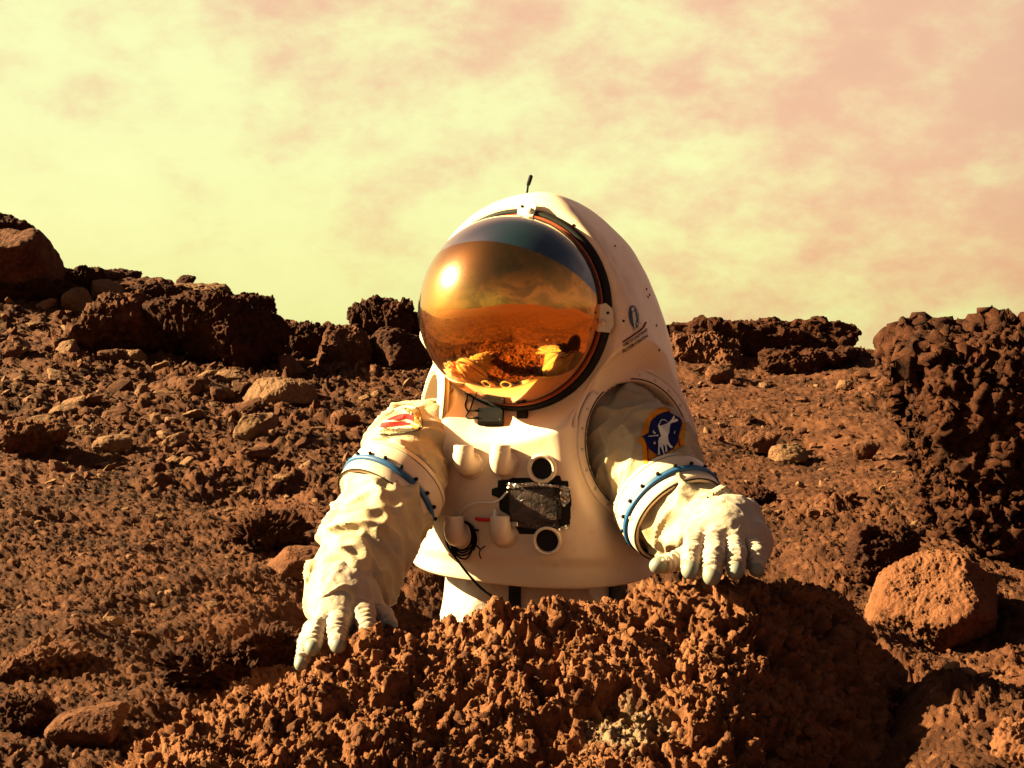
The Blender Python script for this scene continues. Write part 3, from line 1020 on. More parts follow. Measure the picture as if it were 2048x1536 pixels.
def field_grid(lo, hi, h):
    n = [int(math.ceil((hi[k] - lo[k]) / h)) + 1 for k in range(3)]
    ax = [lo[k] + h * np.arange(n[k]) for k in range(3)]
    return np.stack(np.meshgrid(*ax, indexing='ij'), -1).astype(np.float32)


# ------------------------------------------------------------------ lathe, tube, decals
def frame_of(axis, up=(0, 0, 1)):
    w = Vector(axis).normalized()
    u = w.cross(Vector(up))
    if u.length < 1e-3:
        u = w.cross(Vector((0, 1, 0)))
    u.normalize()
    return u, u.cross(w) * -1, w


def lathe(profile, c, axis, seg=64, sx=1.0, sy=1.0, up=(0, 0, 1), closed=False):
    """profile of (along axis, radius)"""
    u, v, w = [np.array(k) for k in frame_of(axis, up)]
    pr = np.array(profile + ([profile[0]] if closed else []))
    th = np.linspace(0, 2 * math.pi, seg, endpoint=False)
    rad = (np.cos(th)[:, None, None] * u * sx + np.sin(th)[:, None, None] * v * sy)
    V = np.array(c) + rad * pr[None, :, 1, None] + w * pr[None, :, 0, None]
    return V.reshape(-1, 3), grid_faces(seg, len(pr), wrap_u=True)


def torus_prof(R, r, n=12, squash=1.0):
    return [(r * squash * math.sin(t), R + r * math.cos(t)) for t in np.linspace(0, 2 * math.pi, n, endpoint=False)]


def tube(pts, rad, seg=8, smooth=True, per=6):
    P = [np.array(p, float) for p in pts]
    if smooth and len(P) > 2:
        Q = []
        for i in range(len(P) - 1):
            p0, p1, p2, p3 = P[max(i - 1, 0)], P[i], P[i + 1], P[min(i + 2, len(P) - 1)]
            for t in np.linspace(0, 1, per, endpoint=False):
                Q.append(0.5 * (2 * p1 + (p2 - p0) * t + (2 * p0 - 5 * p1 + 4 * p2 - p3) * t * t + (3 * p1 - p0 - 3 * p2 + p3) * t ** 3))
        Q.append(P[-1])
        P = Q
    P = np.array(P)
    R = np.interp(np.linspace(0, 1, len(P)), np.linspace(0, 1, len(np.atleast_1d(rad))), np.atleast_1d(rad)) if np.size(rad) > 1 else np.full(len(P), rad)
    T = np.gradient(P, axis=0)
    T /= np.linalg.norm(T, axis=1, keepdims=True) + 1e-9
    n = np.cross(T[0], [0.3, 0.9, 0.2])
    V = []
    th = np.linspace(0, 2 * math.pi, seg, endpoint=False)
    P = np.concatenate([P[:1], P, P[-1:]])
    T = np.concatenate([T[:1], T, T[-1:]])
    R = np.concatenate([[1e-5], R, [1e-5]])
    for p, t, r in zip(P, T, R):
        n = n - t * (n @ t)
        n /= np.linalg.norm(n) + 1e-9
        b = np.cross(t, n)
        V.append(p + r * (np.cos(th)[:, None] * n + np.sin(th)[:, None] * b))
    V = np.array(V)
    return V.reshape(-1, 3), grid_faces(len(P), seg + 1) if False else _tube_faces(len(P), seg)


def _tube_faces(n, seg):
    a = np.arange(n * seg).reshape(n, seg)
    a = np.concatenate([a, a[:, :1]], 1)
    return np.stack([a[:-1, :-1], a[1:, :-1], a[1:, 1:], a[:-1, 1:]], -1).reshape(-1, 4)[:, ::-1]


def join(*parts):
    vs, fs, o = [], [], 0
    for v, f in parts:
        if f.shape[1] == 3:
            f = np.concatenate([f, f[:, 2:3]], 1)
        vs.append(v)
        fs.append(f + o)
        o += len(v)
    return np.concatenate(vs), np.concatenate(fs)


def bvh_of(v, f):
    return BVHTree.FromPolygons([tuple(k) for k in v], [tuple(k) for k in f.tolist()])


CAMV = Vector((0, 0, CAMZ))


def hit(bvh, px, py):
    loc, nor, _, dist = bvh.ray_cast(CAMV, ray(px, py))
    if loc is None:
        return None, None
    if nor.dot(ray(px, py)) > 0:
        nor = -nor
    return loc, nor


def in_poly(x, y, poly):
    c = np.zeros(x.shape, bool)
    n = len(poly)
    for i in range(n):
        x1, y1 = poly[i]
        x2, y2 = poly[(i + 1) % n]
        if y1 == y2:
            continue
        m = ((y1 > y) != (y2 > y)) & (x < (x2 - x1) * (y - y1) / (y2 - y1) + x1)
        c ^= m
    return c


def decal(bvh, polys, off, step=1.0):
    """a thin patch following the surface inside outlines given in photo pixels"""
    xs = [p[0] for q in polys for p in q]
    ys = [p[1] for q in polys for p in q]
    gx = np.arange(min(xs) - step, max(xs) + 2 * step, step)
    gy = np.arange(min(ys) - step, max(ys) + 2 * step, step)
    X, Y = np.meshgrid(gx, gy, indexing='ij')
    Cx, Cy = X[:-1, :-1] + step / 2, Y[:-1, :-1] + step / 2
    ins = np.zeros(Cx.shape, bool)
    for q in polys:
        ins |= in_poly(Cx, Cy, q)
    verts, faces, ids = [], [], {}
    for i, j in np.argwhere(ins):
        fc = []
        for a, b in ((0, 0), (0, 1), (1, 1), (1, 0)):
            key = (i + a, j + b)
            if key not in ids:
                loc, nor = hit(bvh, gx[key[0]], gy[key[1]])
                ids[key] = -1
                if loc is not None:
                    ids[key] = len(verts)
                    verts.append(tuple(loc + nor * off))
            fc.append(ids[key])
        if min(fc) >= 0:
            faces.append(fc)
    return np.array(verts), np.array(faces, np.int32)


def stroke(pts, w):
    """outline polygons of a polyline of the given width"""
    out = []
    for (x1, y1), (x2, y2) in zip(pts[:-1], pts[1:]):
        l = math.hypot(x2 - x1, y2 - y1) + 1e-9
        nx, ny = -(y2 - y1) / l * w / 2, (x2 - x1) / l * w / 2
        ex, ey = (x2 - x1) / l * w / 3, (y2 - y1) / l * w / 3
        out.append([(x1 + nx - ex, y1 + ny - ey), (x2 + nx + ex, y2 + ny + ey), (x2 - nx + ex, y2 - ny + ey), (x1 - nx - ex, y1 - ny - ey)])
    return out


def ell(cx, cy, rx, ry, rot=0, n=24):
    c, s = math.cos(rot), math.sin(rot)
    return [(cx + rx * math.cos(t) * c - ry * math.sin(t) * s, cy + rx * math.cos(t) * s + ry * math.sin(t) * c)
            for t in np.linspace(0, 2 * math.pi, n, endpoint=False)]


# ------------------------------------------------------------------ the person in the suit
BASE = Vector((0.07, 3.25, 0.25))
person = bpy.data.objects.new('person', None)
COL.objects.link(person)
person.location = BASE
person['label'] = 'person in white hard-shell space suit with gold bubble visor leaning on the near boulder'
person['category'] = 'person'
NB = np.array(BASE)


def part(name, vf, mat, parent=None, smooth=True, origin=None, label=None):
    v, f = vf
    org = NB if origin is None else np.array(origin)
    me = mesh_np(name, v - org, f, mat, smooth)
    o = link(name, me, parent or person, label=label)
    po = BASE if (parent is None) else Vector(parent['org'])
    o.location = Vector(org) - po
    o['org'] = [float(k) for k in org]
    return o


YAW = math.radians(20)
LEAN = math.radians(5)
B_LAT = Vector((math.cos(YAW), -math.sin(YAW), 0))        # viewer's right
B_FWD = Vector((-math.sin(YAW), -math.cos(YAW), 0))       # out of the chest
SH_O = W(1085, 1108, 3.2)                                 # middle of the lower rim
PXM = 3.2 / F

# y px, middle x px, half width px, front m, back m
SHELL = [(1114, 1082, 249, .250, .275), (1106, 1081, 251, .252, .278), (1094, 1081, 251, .253, .28), (1070, 1081, 251, .253, .29), (1050, 1084, 252, .252, .30), (1000, 1087, 256, .25, .32),
         (950, 1090, 262, .248, .33), (900, 1092, 268, .245, .34), (850, 1090, 268, .24, .34), (800, 1087, 262, .236, .34),
         (750, 1085, 252, .232, .34), (700, 1085, 241, .226, .33), (650, 1083, 230, .22, .32), (600, 1078, 217, .21, .31),
         (550, 1075, 200, .195, .29), (500, 1073, 174, .168, .25), (470, 1073, 149, .145, .22), (440, 1074, 119, .115, .18),
         (420, 1077, 92, .09, .14), (405, 1081, 64, .06, .10), (395, 1085, 38, .035, .06), (390.5, 1088, 12, .012, .02), (390, 1088, .5, .001, .001)]

V_C = W(1025, 620, 3.0)
V_R = 189.0 * 3.0 / F
V_AX = Vector((-math.sin(math.radians(26)), -math.cos(math.radians(26)), 0.02)).normalized()
V_S = V_C - V_AX * 0.023            # plane of the seal


def body(lat, fwd):
    return (B_LAT * lat + B_FWD * fwd)


AX_R = (body(.80, .56) + Vector((0, 0, .16))).normalized()
AX_L = (body(-.84, .50) + Vector((0, 0, .16))).normalized()
HOLE_R = W(1272, 893, 3.015)
HOLE_L = None


def build_shell():
    tab = np.array(SHELL)
    # dense rows
    s = np.concatenate([[0], np.cumsum(np.hypot(np.diff(tab[:, 0]), np.diff(tab[:, 2])))])
    s /= s[-1]
    ss = np.linspace(0, 1, 220)
    rows = np.stack([np.interp(ss, s, tab[:, k]) for k in range(5)], -1)
    ker = np.array([1, 2, 3, 2, 1.]) / 9
    for _ in range(3):
        pad = np.concatenate([np.repeat(rows[:1], 2, 0), rows, np.repeat(rows[-1:], 2, 0)])
        sm = np.stack([np.convolve(pad[:, k], ker, 'valid') for k in range(5)], -1)
        sm[:3] = rows[:3]
        sm[-3:] = rows[-3:]
        rows = sm
    nseg = 360
    th = np.linspace(0, 2 * math.pi, nseg, endpoint=False)
    V = []
    lean = Matrix.Rotation(LEAN, 3, 'X')
    for y, cx, hw, bf, bb in rows:
        w = (1108 - y) * PXM * 0.995
        a = hw * PXM * 1.0
        u0 = (cx - 1085) * PXM
        e = 2.0 / 2.5
        c, sn = np.cos(th), np.sin(th)
        lat = a * np.sign(c) * np.abs(c) ** e
        b = np.where(sn > 0, bf, bb)
        fwd = b * np.sign(sn) * np.abs(sn) ** e
        P = np.outer(lat, B_LAT) + np.outer(fwd, B_FWD)
        P[:, 0] += u0
        P[:, 2] += w
        V.append(P)
    V = np.array(V)                                # rows, seg, 3
    V = V @ np.array(lean).T + np.array(SH_O)
    nr_, ns_ = V.shape[:2]
    v = V.reshape(-1, 3)
    a = np.arange(nr_ * ns_).reshape(nr_, ns_)
    a = np.concatenate([a, a[:, :1]], 1)
    f = np.stack([a[:-1, :-1], a[:-1, 1:], a[1:, 1:], a[1:, :-1]], -1).reshape(-1, 4)
    n = vnormals(v, f)
    if ((v - v.mean(0)) * n).sum() < 0:
        f = f[:, ::-1]
        n = -n
    return v, f, n


def seat_ring(v, n, c, ax, R, r0, r1, push=0.0, face=0.15):
    """draw the shell up to the plane of a ring"""
    ax = np.array(ax)
    d = v - np.array(c)
    s = d @ ax
    rho = np.linalg.norm(d - s[:, None] * ax, axis=1)
    w = sstep(-rho, -r1, -r0) * sstep(n @ ax, face - 0.25, face) * (s > -0.3)
    return v + ax * ((push - s) * w)[:, None], s, rho


def build_person():
    global HOLE_L
    v, f, n = build_shell()
    # left hole mirrored about the body's middle plane
    rel = HOLE_R - SH_O
    lat, fw = rel.dot(B_LAT), rel.dot(B_FWD)
    HOLE_L = SH_O + B_LAT * (-lat + 0.006) + B_FWD * fw + Vector((0, 0, rel.z + 0.01))
    RA = 0.146
    v, s1, rho1 = seat_ring(v, n, HOLE_R, AX_R, RA, RA * 1.13, RA * 1.50)
    v, s2, rho2 = seat_ring(v, n, HOLE_L, AX_L, RA, RA * 1.13, RA * 1.50)
    v, s3, rho3 = seat_ring(v, n, V_S, V_AX, V_R, V_R * 1.08, V_R * 1.42, -0.004, 0.05)
    n = vnormals(v, f)

    def inside(c, ax, r):
        d = v - np.array(c)
        s = d @ np.array(ax)
        rho = np.linalg.norm(d - s[:, None] * np.array(ax), axis=1)
        return (rho < r) & (n @ np.array(ax) > 0.0) & (s > -0.2)

    kill = inside(HOLE_R, AX_R, RA * 0.93) | inside(HOLE_L, AX_L, RA * 0.93) | inside(V_S, V_AX, V_R * 1.0)
    f2 = f[~kill[f].any(1)]
    # shallow moulded step round the chest panel
    dn = v - np.array(SH_O)
    up = dn[:, 2]
    la = dn @ np.array(B_LAT)
    fr = (n @ np.array(B_FWD)) > 0.3
    step_ = sstep(up, 0.012, 0.040) * sstep(-np.abs(la + 0.01), -0.245, -0.205) * fr * sstep(-up, -0.36, -0.30)
    v = v + n * (0.007 * step_)[:, None]
    v = v + n * (0.0015 * fbm(v, 7.0, 3))[:, None]
    shell = part('hard_torso', (v, f2), M_SHELL)
    sol = shell.modifiers.new('thickness', 'SOLIDIFY')
    sol.thickness = 0.006
    sol.offset = -1
    bv = bvh_of(v, f)          # without the openings cut, for seating details

    # visor with its seal
    u_, v_, w_ = frame_of(V_AX)
    prof = [(V_R * math.cos(t), max(V_R * math.sin(t), 1e-4)) for t in np.linspace(0, math.radians(97.5), 80)]
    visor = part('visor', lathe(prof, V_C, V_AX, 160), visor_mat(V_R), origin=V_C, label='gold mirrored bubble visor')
    part('visor_seal', lathe([(-.016, V_R * 1.0), (.004, V_R * 1.003), (.012, V_R * 1.015), (.013, V_R * 1.052), (.007, V_R * 1.075), (-.016, V_R * 1.085)],
                             V_S, V_AX, 128), M_SEAL, visor)
    part('film_edge', lathe(torus_prof(V_R * 1.008, .0022, 8), V_S + V_AX * 0.015, V_AX, 128), M_BRASS, visor)
    part('inner_collar', lathe([(V_R * .975 * math.cos(t), V_R * .975 * math.sin(t)) for t in np.linspace(math.radians(62), math.radians(97), 12)], V_C, V_AX, 96), M_SHELL, visor)
    # arm openings
    rings = []
    for nm, c, ax in (('r', HOLE_R, AX_R), ('l', HOLE_L, AX_L)):
        ring = part('shoulder_ring', lathe([(-.012, RA * 1.12), (.007, RA * 1.115), (.010, RA * 1.10), (.010, RA * .965), (.006, RA * .945), (-.05, RA * .94)], c, ax, 96), M_SHELL)
        part('ring_lip', lathe(torus_prof(RA * 1.16, .006, 10), c + Vector(ax) * .001, ax, 96), M_SHELL, ring)
        part('ring_gap', lathe(torus_prof(RA * 1.125, .0022, 6), c + Vector(ax) * .002, ax, 96), M_SEAL, ring)
        part('ring_groove', lathe([(.0102, RA * .992), (.0112, RA * .985), (.0102, RA * .972)], c, ax, 96), M_SEAL, ring)
        uu, vv, ww = frame_of(ax)
        bolt = None
        for k in range(22):
            t = 2 * math.pi * k / 22
            p = Vector(c) + (uu * math.cos(t) + vv * math.sin(t)) * RA * 1.045 + ww * .010
            if bolt is None:
                bolt = part('rivet', lathe([(-.001, .0036), (.0012, .0034), (.002, .002), (.0022, 1e-4)], p, ax, 8), M_STEEL, ring, origin=p)
            else:
                b = bolt.copy()
                COL.objects.link(b)
                b.parent = ring
                b.location = p - Vector(ring['org'])
        rings.append(ring)

    # ---------------- sleeves with gloves, one continuous body each
    def arr(*p):
        return np.array(W(*p), np.float32)

    def px_r(r, d):
        return r * d / F

    def arm(name, path, hand, fingers, palm, lo_pad, fold_seed, gaunt):
        pts = [arr(*p[:3]) for p in path]
        rad = [px_r(p[3], p[2]) for p in path]
        # -- sleeve
        allp = np.array(pts)
        lo, hi = allp.min(0) - max(rad) - .02, allp.max(0) + max(rad) + .02
        G = field_grid(lo, hi, 0.005)
        shp = G.shape[:3]
        g = G.reshape(-1, 3)
        D = None
        for i in range(len(pts) - 1):
            t, dd = seg_t(g, pts[i], pts[i + 1])
            dd = dd - (rad[i] + (rad[i + 1] - rad[i]) * t)
            D = dd if D is None else smin(D, dd, 0.03)
        sv, sf = surface_nets(D.reshape(shp), lo, 0.005)
        nn = vnormals(sv, sf)
        ax = pts[-1] - pts[0]
        ax = ax / np.linalg.norm(ax)
        al = sv @ ax
        q = sv + np.outer(al, ax) * 0.5                      # creases run round the arm
        q = q + 0.03 * np.stack([fbm(q + 5, 9, 2), fbm(q + 9, 9, 2), fbm(q + 13, 9, 2)], -1)
        rdg = 1 - np.abs(fbm(q + fold_seed, 10, 1)) * 1.9
        rdg2 = 1 - np.abs(fbm(sv * np.array([1.0, 1.0, .8]) + fold_seed * 2, 14, 1)) * 2.2
        fold = 0.017 * (np.clip(rdg, 0, 1) ** 2 - .35) + 0.007 * (np.clip(rdg2, 0, 1) ** 2 - .3) + 0.005 * fbm(q + 3 + fold_seed, 6, 1)
        sv = sv + nn * fold[:, None]
        sleeve = part('sleeve', (sv, sf), M_SLEEVE)
        sb = bvh_of(sv, sf)
        # -- glove
        segs = []
        for fg in fingers:
            fp = [arr(*p[:3]) for p in fg]
            fr_ = [px_r(p[3], p[2]) for p in fg]
            segs.append((fp, fr_))
        pp = [(arr(*p[:3]), px_r(p[3], p[2])) for p in palm]
        allp = np.array([k for s_ in segs for k in s_[0]] + [k[0] for k in pp])
        mr = max([k[1] for k in pp])
        lo, hi = allp.min(0) - mr - .015, allp.max(0) + mr + .015
        H = 0.0023
        G = field_grid(lo, hi, H)
        shp = G.shape[:3]
        g = G.reshape(-1, 3)
        D = None
        for (a, ra), (b, rb) in zip(pp[:-1], pp[1:]):
            t, dd = seg_t(g, a, b)
            dd = dd - (ra + (rb - ra) * t)
            D = dd if D is None else smin(D, dd, 0.022)
        for (a, ra, b, rb) in gaunt:
            a, b = arr(*a), arr(*b)
            t, dd = seg_t(g, a, b)
            D = smin(D, dd - (ra + (rb - ra) * t), 0.02)
        D = D + 0.0014 * np.sin(fbm(g, 14, 1) * 9.0)
        DF = None
        for fi, (fp, fr_) in enumerate(segs):
            df = None
            for i in range(len(fp) - 1):
                t, dd = seg_t(g, fp[i], fp[i + 1])
                r_ = fr_[i] + (fr_[i + 1] - fr_[i]) * t
                if i >= 1 or True:
                    ln = np.linalg.norm(fp[i + 1] - fp[i])
                    r_ = r_ * (1 + 0.095 * np.sin(t * ln / 0.0105 * 2 * math.pi + 2.2 * np.sin(fi + i) + 2.0 * perlin(g * 45 + fi)))
                dd = dd - r_
                df = dd if df is None else smin(df, dd, 0.006)
            DF = df if DF is None else np.minimum(DF, df)
        D = smin(D, DF, 0.008)
        gv, gf = surface_nets(D.reshape(shp), lo, H)
        nn = vnormals(gv, gf)
        rd = 1 - np.abs(fbm(gv + fold_seed, 26, 2)) * 1.7
        gv = gv + nn * (0.0022 * (np.clip(rd, 0, 1) ** 2 - .3) + 0.0008 * fbm(gv, 60, 2))[:, None]
        glove = part('glove', (gv, gf), M_GLOVE)
        # -- rubber tips
        for fp, fr_ in segs:
            a, b = fp[-2], fp[-1]
            axd = (b - a) / np.linalg.norm(b - a)
            r = fr_[-1]
            L = r * 1.15
            cap = [(-r * .9, r * .90), (-r * .62, r * .97), (-r * .2, r * .985)] + [(L * math.sin(t), max(r * .97 * math.cos(t), 1e-4)) for t in np.linspace(0.05, math.pi / 2, 12)]
            c = b + axd * r * 0.40
            tip = part('fingertip', lathe(cap, c, axd, 28), M_CAP, glove)
            part('cuff', lathe(torus_prof(r * 1.0, r * .085, 8), c - axd * r * .62, axd, 28), M_GLOVE, glove)
        return sleeve, sb, glove

    # viewer's left arm
    sl_l, sb_l, gl_l = arm('left', [(868, 872, 3.17, 70), (830, 896, 3.06, 84), (785, 985, 2.93, 85), (737, 1080, 2.83, 86), (700, 1165, 2.73, 80), (690, 1215, 2.66, 72)],
                           None,
                           [[(724, 1218, 2.61, 22), (729, 1230, 2.585, 20.5), (735, 1258, 2.55, 17.5)],
                            [(685, 1232, 2.59, 22), (675, 1252, 2.555, 21), (676, 1284, 2.52, 18)],
                            [(650, 1240, 2.585, 21), (634, 1260, 2.555, 19.5), (626, 1290, 2.52, 17)],
                            [(626, 1258, 2.575, 19), (611, 1290, 2.545, 17), (603, 1322, 2.52, 14)],
                            [(738, 1205, 2.66, 23), (765, 1232, 2.63, 20), (776, 1248, 2.61, 17)]],
                           [(692, 1165, 2.72, 78), (688, 1203, 2.66, 69), (676, 1230, 2.62, 49), (672, 1243, 2.60, 38)],
                           None, 5.6, [])
    # viewer's right arm
    sl_r, sb_r, gl_r = arm('right', [(1245, 868, 3.05, 98), (1290, 925, 2.98, 101), (1340, 1015, 2.88, 88), (1392, 1052, 2.80, 80), (1440, 1062, 2.72, 66)],
                           None,
                           [[(1392, 1078, 2.64, 23), (1385, 1108, 2.59, 21.5), (1381, 1134, 2.56, 19)],
                            [(1430, 1076, 2.63, 23), (1427, 1112, 2.575, 22), (1424, 1144, 2.545, 20)],
                            [(1467, 1080, 2.63, 22), (1472, 1111, 2.58, 20.5), (1471, 1136, 2.555, 18)],
                            [(1500, 1082, 2.64, 21), (1513, 1110, 2.60, 19.5), (1513, 1131, 2.58, 17)],
                            [(1408, 1096, 2.67, 26), (1364, 1119, 2.63, 21), (1324, 1129, 2.61, 18)]],
                           [(1415, 1050, 2.72, 56), (1448, 1056, 2.69, 58), (1450, 1066, 2.66, 44), (1450, 1078, 2.645, 36)],
                           None, 7.7,
                           [((1400, 1074, 2.655), .031, (1494, 1070, 2.66), .034),
                            ((1470, 1060, 2.72), .066, (1492, 1085, 2.70), .050)])

    # elbow rings
    def elbow(c, ax, R):
        g = part('elbow_ring', lathe([(-.046, R * .94), (-.044, R * 1.0), (-.030, R * 1.015), (-.002, R * 1.03), (.002, R * 1.02), (.004, R * .98)], c, ax, 96), M_BAND)
        part('seam_line', lathe(torus_prof(R * 1.011, .0011, 6), Vector(c) - Vector(ax) * .0335, ax, 96), M_CAP, g)
        part('blue_stripe', lathe([(.003, R * .99), (.004, R * 1.04), (.0062, R * 1.048), (.0115, R * 1.046), (.0135, R * 1.035), (.0145, R * .98)], c, ax, 96), M_BLUE, g)
        part('clamp_band', lathe([(.015, R * .98), (.016, R * 1.0), (.036, R * .985), (.040, R * .965), (.041, R * .9)], c, ax, 96), M_BAND, g)
        part('seam_line', lathe(torus_prof(R * .967, .0015, 6), Vector(c) + Vector(ax) * .0405, ax, 96), M_SEAL, g)
        uu, vv, ww = frame_of(ax)
        b0 = None
        for k in range(18):
            t = 2 * math.pi * (k + .3) / 18
            p = Vector(c) + (uu * math.cos(t) + vv * math.sin(t)) * R * 1.036 + ww * .001
            if b0 is None:
                b0 = part('stud', lathe([(-.004, .004), (.004, .004), (.0045, 1e-4)], p, (uu * math.cos(t) + vv * math.sin(t)), 8), M_BLACK, g, origin=p)
                b0['a'] = t
            else:
                b = b0.copy()
                COL.objects.link(b)
                b.parent = g
                b.location = p - Vector(g['org'])
                b.rotation_euler = Matrix.Rotation(t - b0['a'], 3, ww).to_euler()
        return g

    eL, eR = W(781, 986, 2.93), W(1341, 1016, 2.88)
    aL = (Vector((-.50, -.62, -.60))).normalized()
    aR = (Vector((.42, -.74, -.52))).normalized()
    elbow(eL, aL, px_r(102, 2.93))
    elbow(eR, aR, px_r(106, 2.88))

    # ---------------- trousers, straps, boots
    hips = SH_O + Vector((0, 0.03, 0.02))
    lo = np.array([hips.x - .36, hips.y - .33, BASE.z + .08])
    hi = np.array([hips.x + .36, hips.y + .33, hips.z + .06])
    G = field_grid(lo, hi, 0.008)
    g = G.reshape(-1, 3)
    q = (g - np.array([hips.x - .020, hips.y - .02, 0])) * np.array([1 / 1.0, 1 / .85, 1])
    wdt = 0.200 + 0.012 * np.sin(g[:, 2] * 9)
    D = np.maximum(np.hypot(q[:, 0], q[:, 1]) - wdt, np.maximum(g[:, 2] - hips.z - .02, hips.z - .30 - g[:, 2]))
    for sx in (-1, 1):
        a = np.array([hips.x + sx * .085, hips.y, hips.z - .2])
        b = np.array([BASE.x + sx * .13, BASE.y + .02, BASE.z + .16])
        t, dd = seg_t(g, a, b)
        D = smin(D, dd - (.105 - .03 * t), .03)
    tv, tf = surface_nets(D.reshape(G.shape[:3]), lo, 0.008)
    nn = vnormals(tv, tf)
    tv = tv + nn * (0.010 * (np.clip(1 - np.abs(fbm(tv * np.array([1, 1, .5]), 9, 2)) * 1.5, 0, 1) ** 2 - .3))[:, None]
    trousers = part('trousers', (tv, tf), M_PANTS)
    tb = bvh_of(tv, tf)
    for sx in (-1, 1):
        c = np.array([BASE.x + sx * .13, BASE.y, BASE.z])
        bo = [(0, .0), (0, .055), (.03, .06), (.10, .058), (.20, .07)]
        bv_, bf_ = lathe(bo, c, (0, 0, 1), 32, 1.0, 1.0)
        toe = (bv_[:, 2] - c[2]) < .09
        bv_[:, 1] = np.where(toe & (bv_[:, 1] < c[1]), c[1] + (bv_[:, 1] - c[1]) * 3.0, bv_[:, 1])
        part('boot', (bv_, bf_), M_GLOVE)

    # ---------------- chest fittings
    def on(px, py):
        p, nv = hit(bv, px, py)
        return p, nv

    def dec(name, polys, mat, off=.0015, step=1.0, par=None, bvh=None, label=None):
        vf = decal(bvh or bv, polys, off, step)
        if len(vf[1]):
            return part(name, vf, mat, par, label=label)

    UPV = Vector((0, 0.09, 1)).normalized()

    def elbow_pipe(px, py, ptop, r_px, seed):
        """white pipe coming out of the chest and turning up; px,py = middle of the bend"""
        p, nv = on(px + 8, py)
        k = 2.95 / F
        r = r_px * k
        out = p + nv * (r * 1.25)
        cx = W(px, py, 1.0)
        bend = out
        top = bend + UPV * ((py - ptop) * k)
        side = nv
        pts = [p - nv * .01 + B_LAT * 0.006, p + nv * (r * .35) + B_LAT * 0.004, p + nv * r * .95 + UPV * r * .18, bend + UPV * r * .75, bend + UPV * r * 1.3]
        o = part('pipe_elbow', tube(pts, r * 1.06, 28, True, 8), M_PVC)
        n_ = UPV
        base = bend + UPV * r * .9
        ln = (top - base).length
        part('socket', lathe([(0, r * .99), (ln * .02, r * 1.0), (ln, r * .985), (ln + .001, r * .95), (ln + .001, r * .80), (ln * .3, r * .78)], base, UPV, 32), M_PVC, o)
        part('bore', lathe([(ln - .012, r * .79), (ln - .012, 1e-4)], base, UPV, 24), M_SEAL, o)
        part('flange', lathe([(-.004, r * 1.5), (.003, r * 1.42), (.006, r * 1.1)], p, nv, 36), M_PVC, o)
        return o

    elbow_pipe(932, 930, 889, 20.5, 1)
    elbow_pipe(1002, 930, 889, 20.5, 2)
    e3 = elbow_pipe(914, 1072, 1030, 20, 3)
    elbow_pipe(1001, 1068, 1030, 20, 4)
    for (px, py, r0, r1) in ((1086, 936, 29, 21.5), (1096, 1079, 28.5, 22.5)):
        p, nv = on(px, py)
        k = 2.95 / F
        nd = (nv + Vector((0, -.2, 0.0))).normalized()
        o = part('open_pipe', lathe([(-.02, r0 * k), (.018, r0 * k), (.021, r0 * k * .97), (.021, r1 * k * 1.05), (.018, r1 * k), (-.02, r1 * k)], p, nd, 48), M_PVC)
        part('bore', lathe([(.006, r1 * k * .99), (.006, 1e-4)], p, nd, 40), M_TAPE, o)

    # small black radio box with its loop of wire
    def box_on(name, quad, thick, mat, bevel=.0015, par=None, bvh=None, lift=0.0):
        """a slab with the given photo outline lying on the shell"""
        P = [hit(bvh or bv, *q_) for q_ in quad]
        nv = sum((q_[1] for q_ in P), Vector()).normalized()
        bot = [q_[0] + nv * lift for q_ in P]
        m = len(bot)
        bm = bmesh.new()
        vb = [bm.verts.new(b - nv * .006) for b in bot]
        vt = [bm.verts.new(b + nv * thick) for b in bot]
        bm.faces.new(vt)
        bm.faces.new(vb[::-1])
        for i in range(m):
            bm.faces.new([vb[i], vb[(i + 1) % m], vt[(i + 1) % m], vt[i]])
        bmesh.ops.recalc_face_normals(bm, faces=bm.faces)
        bmesh.ops.bevel(bm, geom=bm.edges[:], offset=bevel, segments=2, affect='EDGES')
        for vv_ in bm.verts:
            vv_.co -= BASE
        me = bpy.data.meshes.new(name)
        bm.to_mesh(me)
        bm.free()
        me.materials.append(mat)
        o = link(name, me, par or person)
        o['org'] = [float(k_) for k_ in BASE]
        return o, nv

    radio, rn = box_on('radio_box', [(957, 822), (1008, 821), (1007, 852), (956, 851)], .010, M_BLACK)
    k = 2.93 / F

    def wire_on(name, pts, r, mat, par=None, lift=.004, seg=8):
        P = []
        for q_ in pts:
            p, nv = on(q_[0], q_[1])
            P.append(p + nv * (lift + (q_[2] if len(q_) > 2 else 0)))
        return part(name, tube(P, r, seg), mat, par)

    wire_on('wire', [(957, 830, .008), (942, 829, .006), (934, 823), (930, 812), (934, 800), (940, 793, .015), (943, 786, .025), (950, 785, .028), (952, 792, .018), (948, 803, .006), (940, 822), (932, 838, .003), (938, 844, .004), (956, 845, .008)], .0016, M_BLACK, radio)
    wire_on('antenna_plug', [(945, 829.5, .007), (957, 830, .007)], .0028, M_BLACK, radio)
    wire_on('antenna_plug', [(946, 844, .007), (957, 845, .007)], .0028, M_BLACK, radio)
    dec('mark', [[(986, 829), (988, 829), (987, 840), (985, 840)]], M_STEEL, .0112, .8, radio)
    dec('mark', [[(999.5, 833), (1001.5, 833), (1001, 848), (999, 848)]], M_STEEL, .0112, .8, radio)
    box_on('velcro_patch', [(1034, 814), (1054, 813), (1055, 837), (1034, 837)], .003, M_TAPE, .0008)
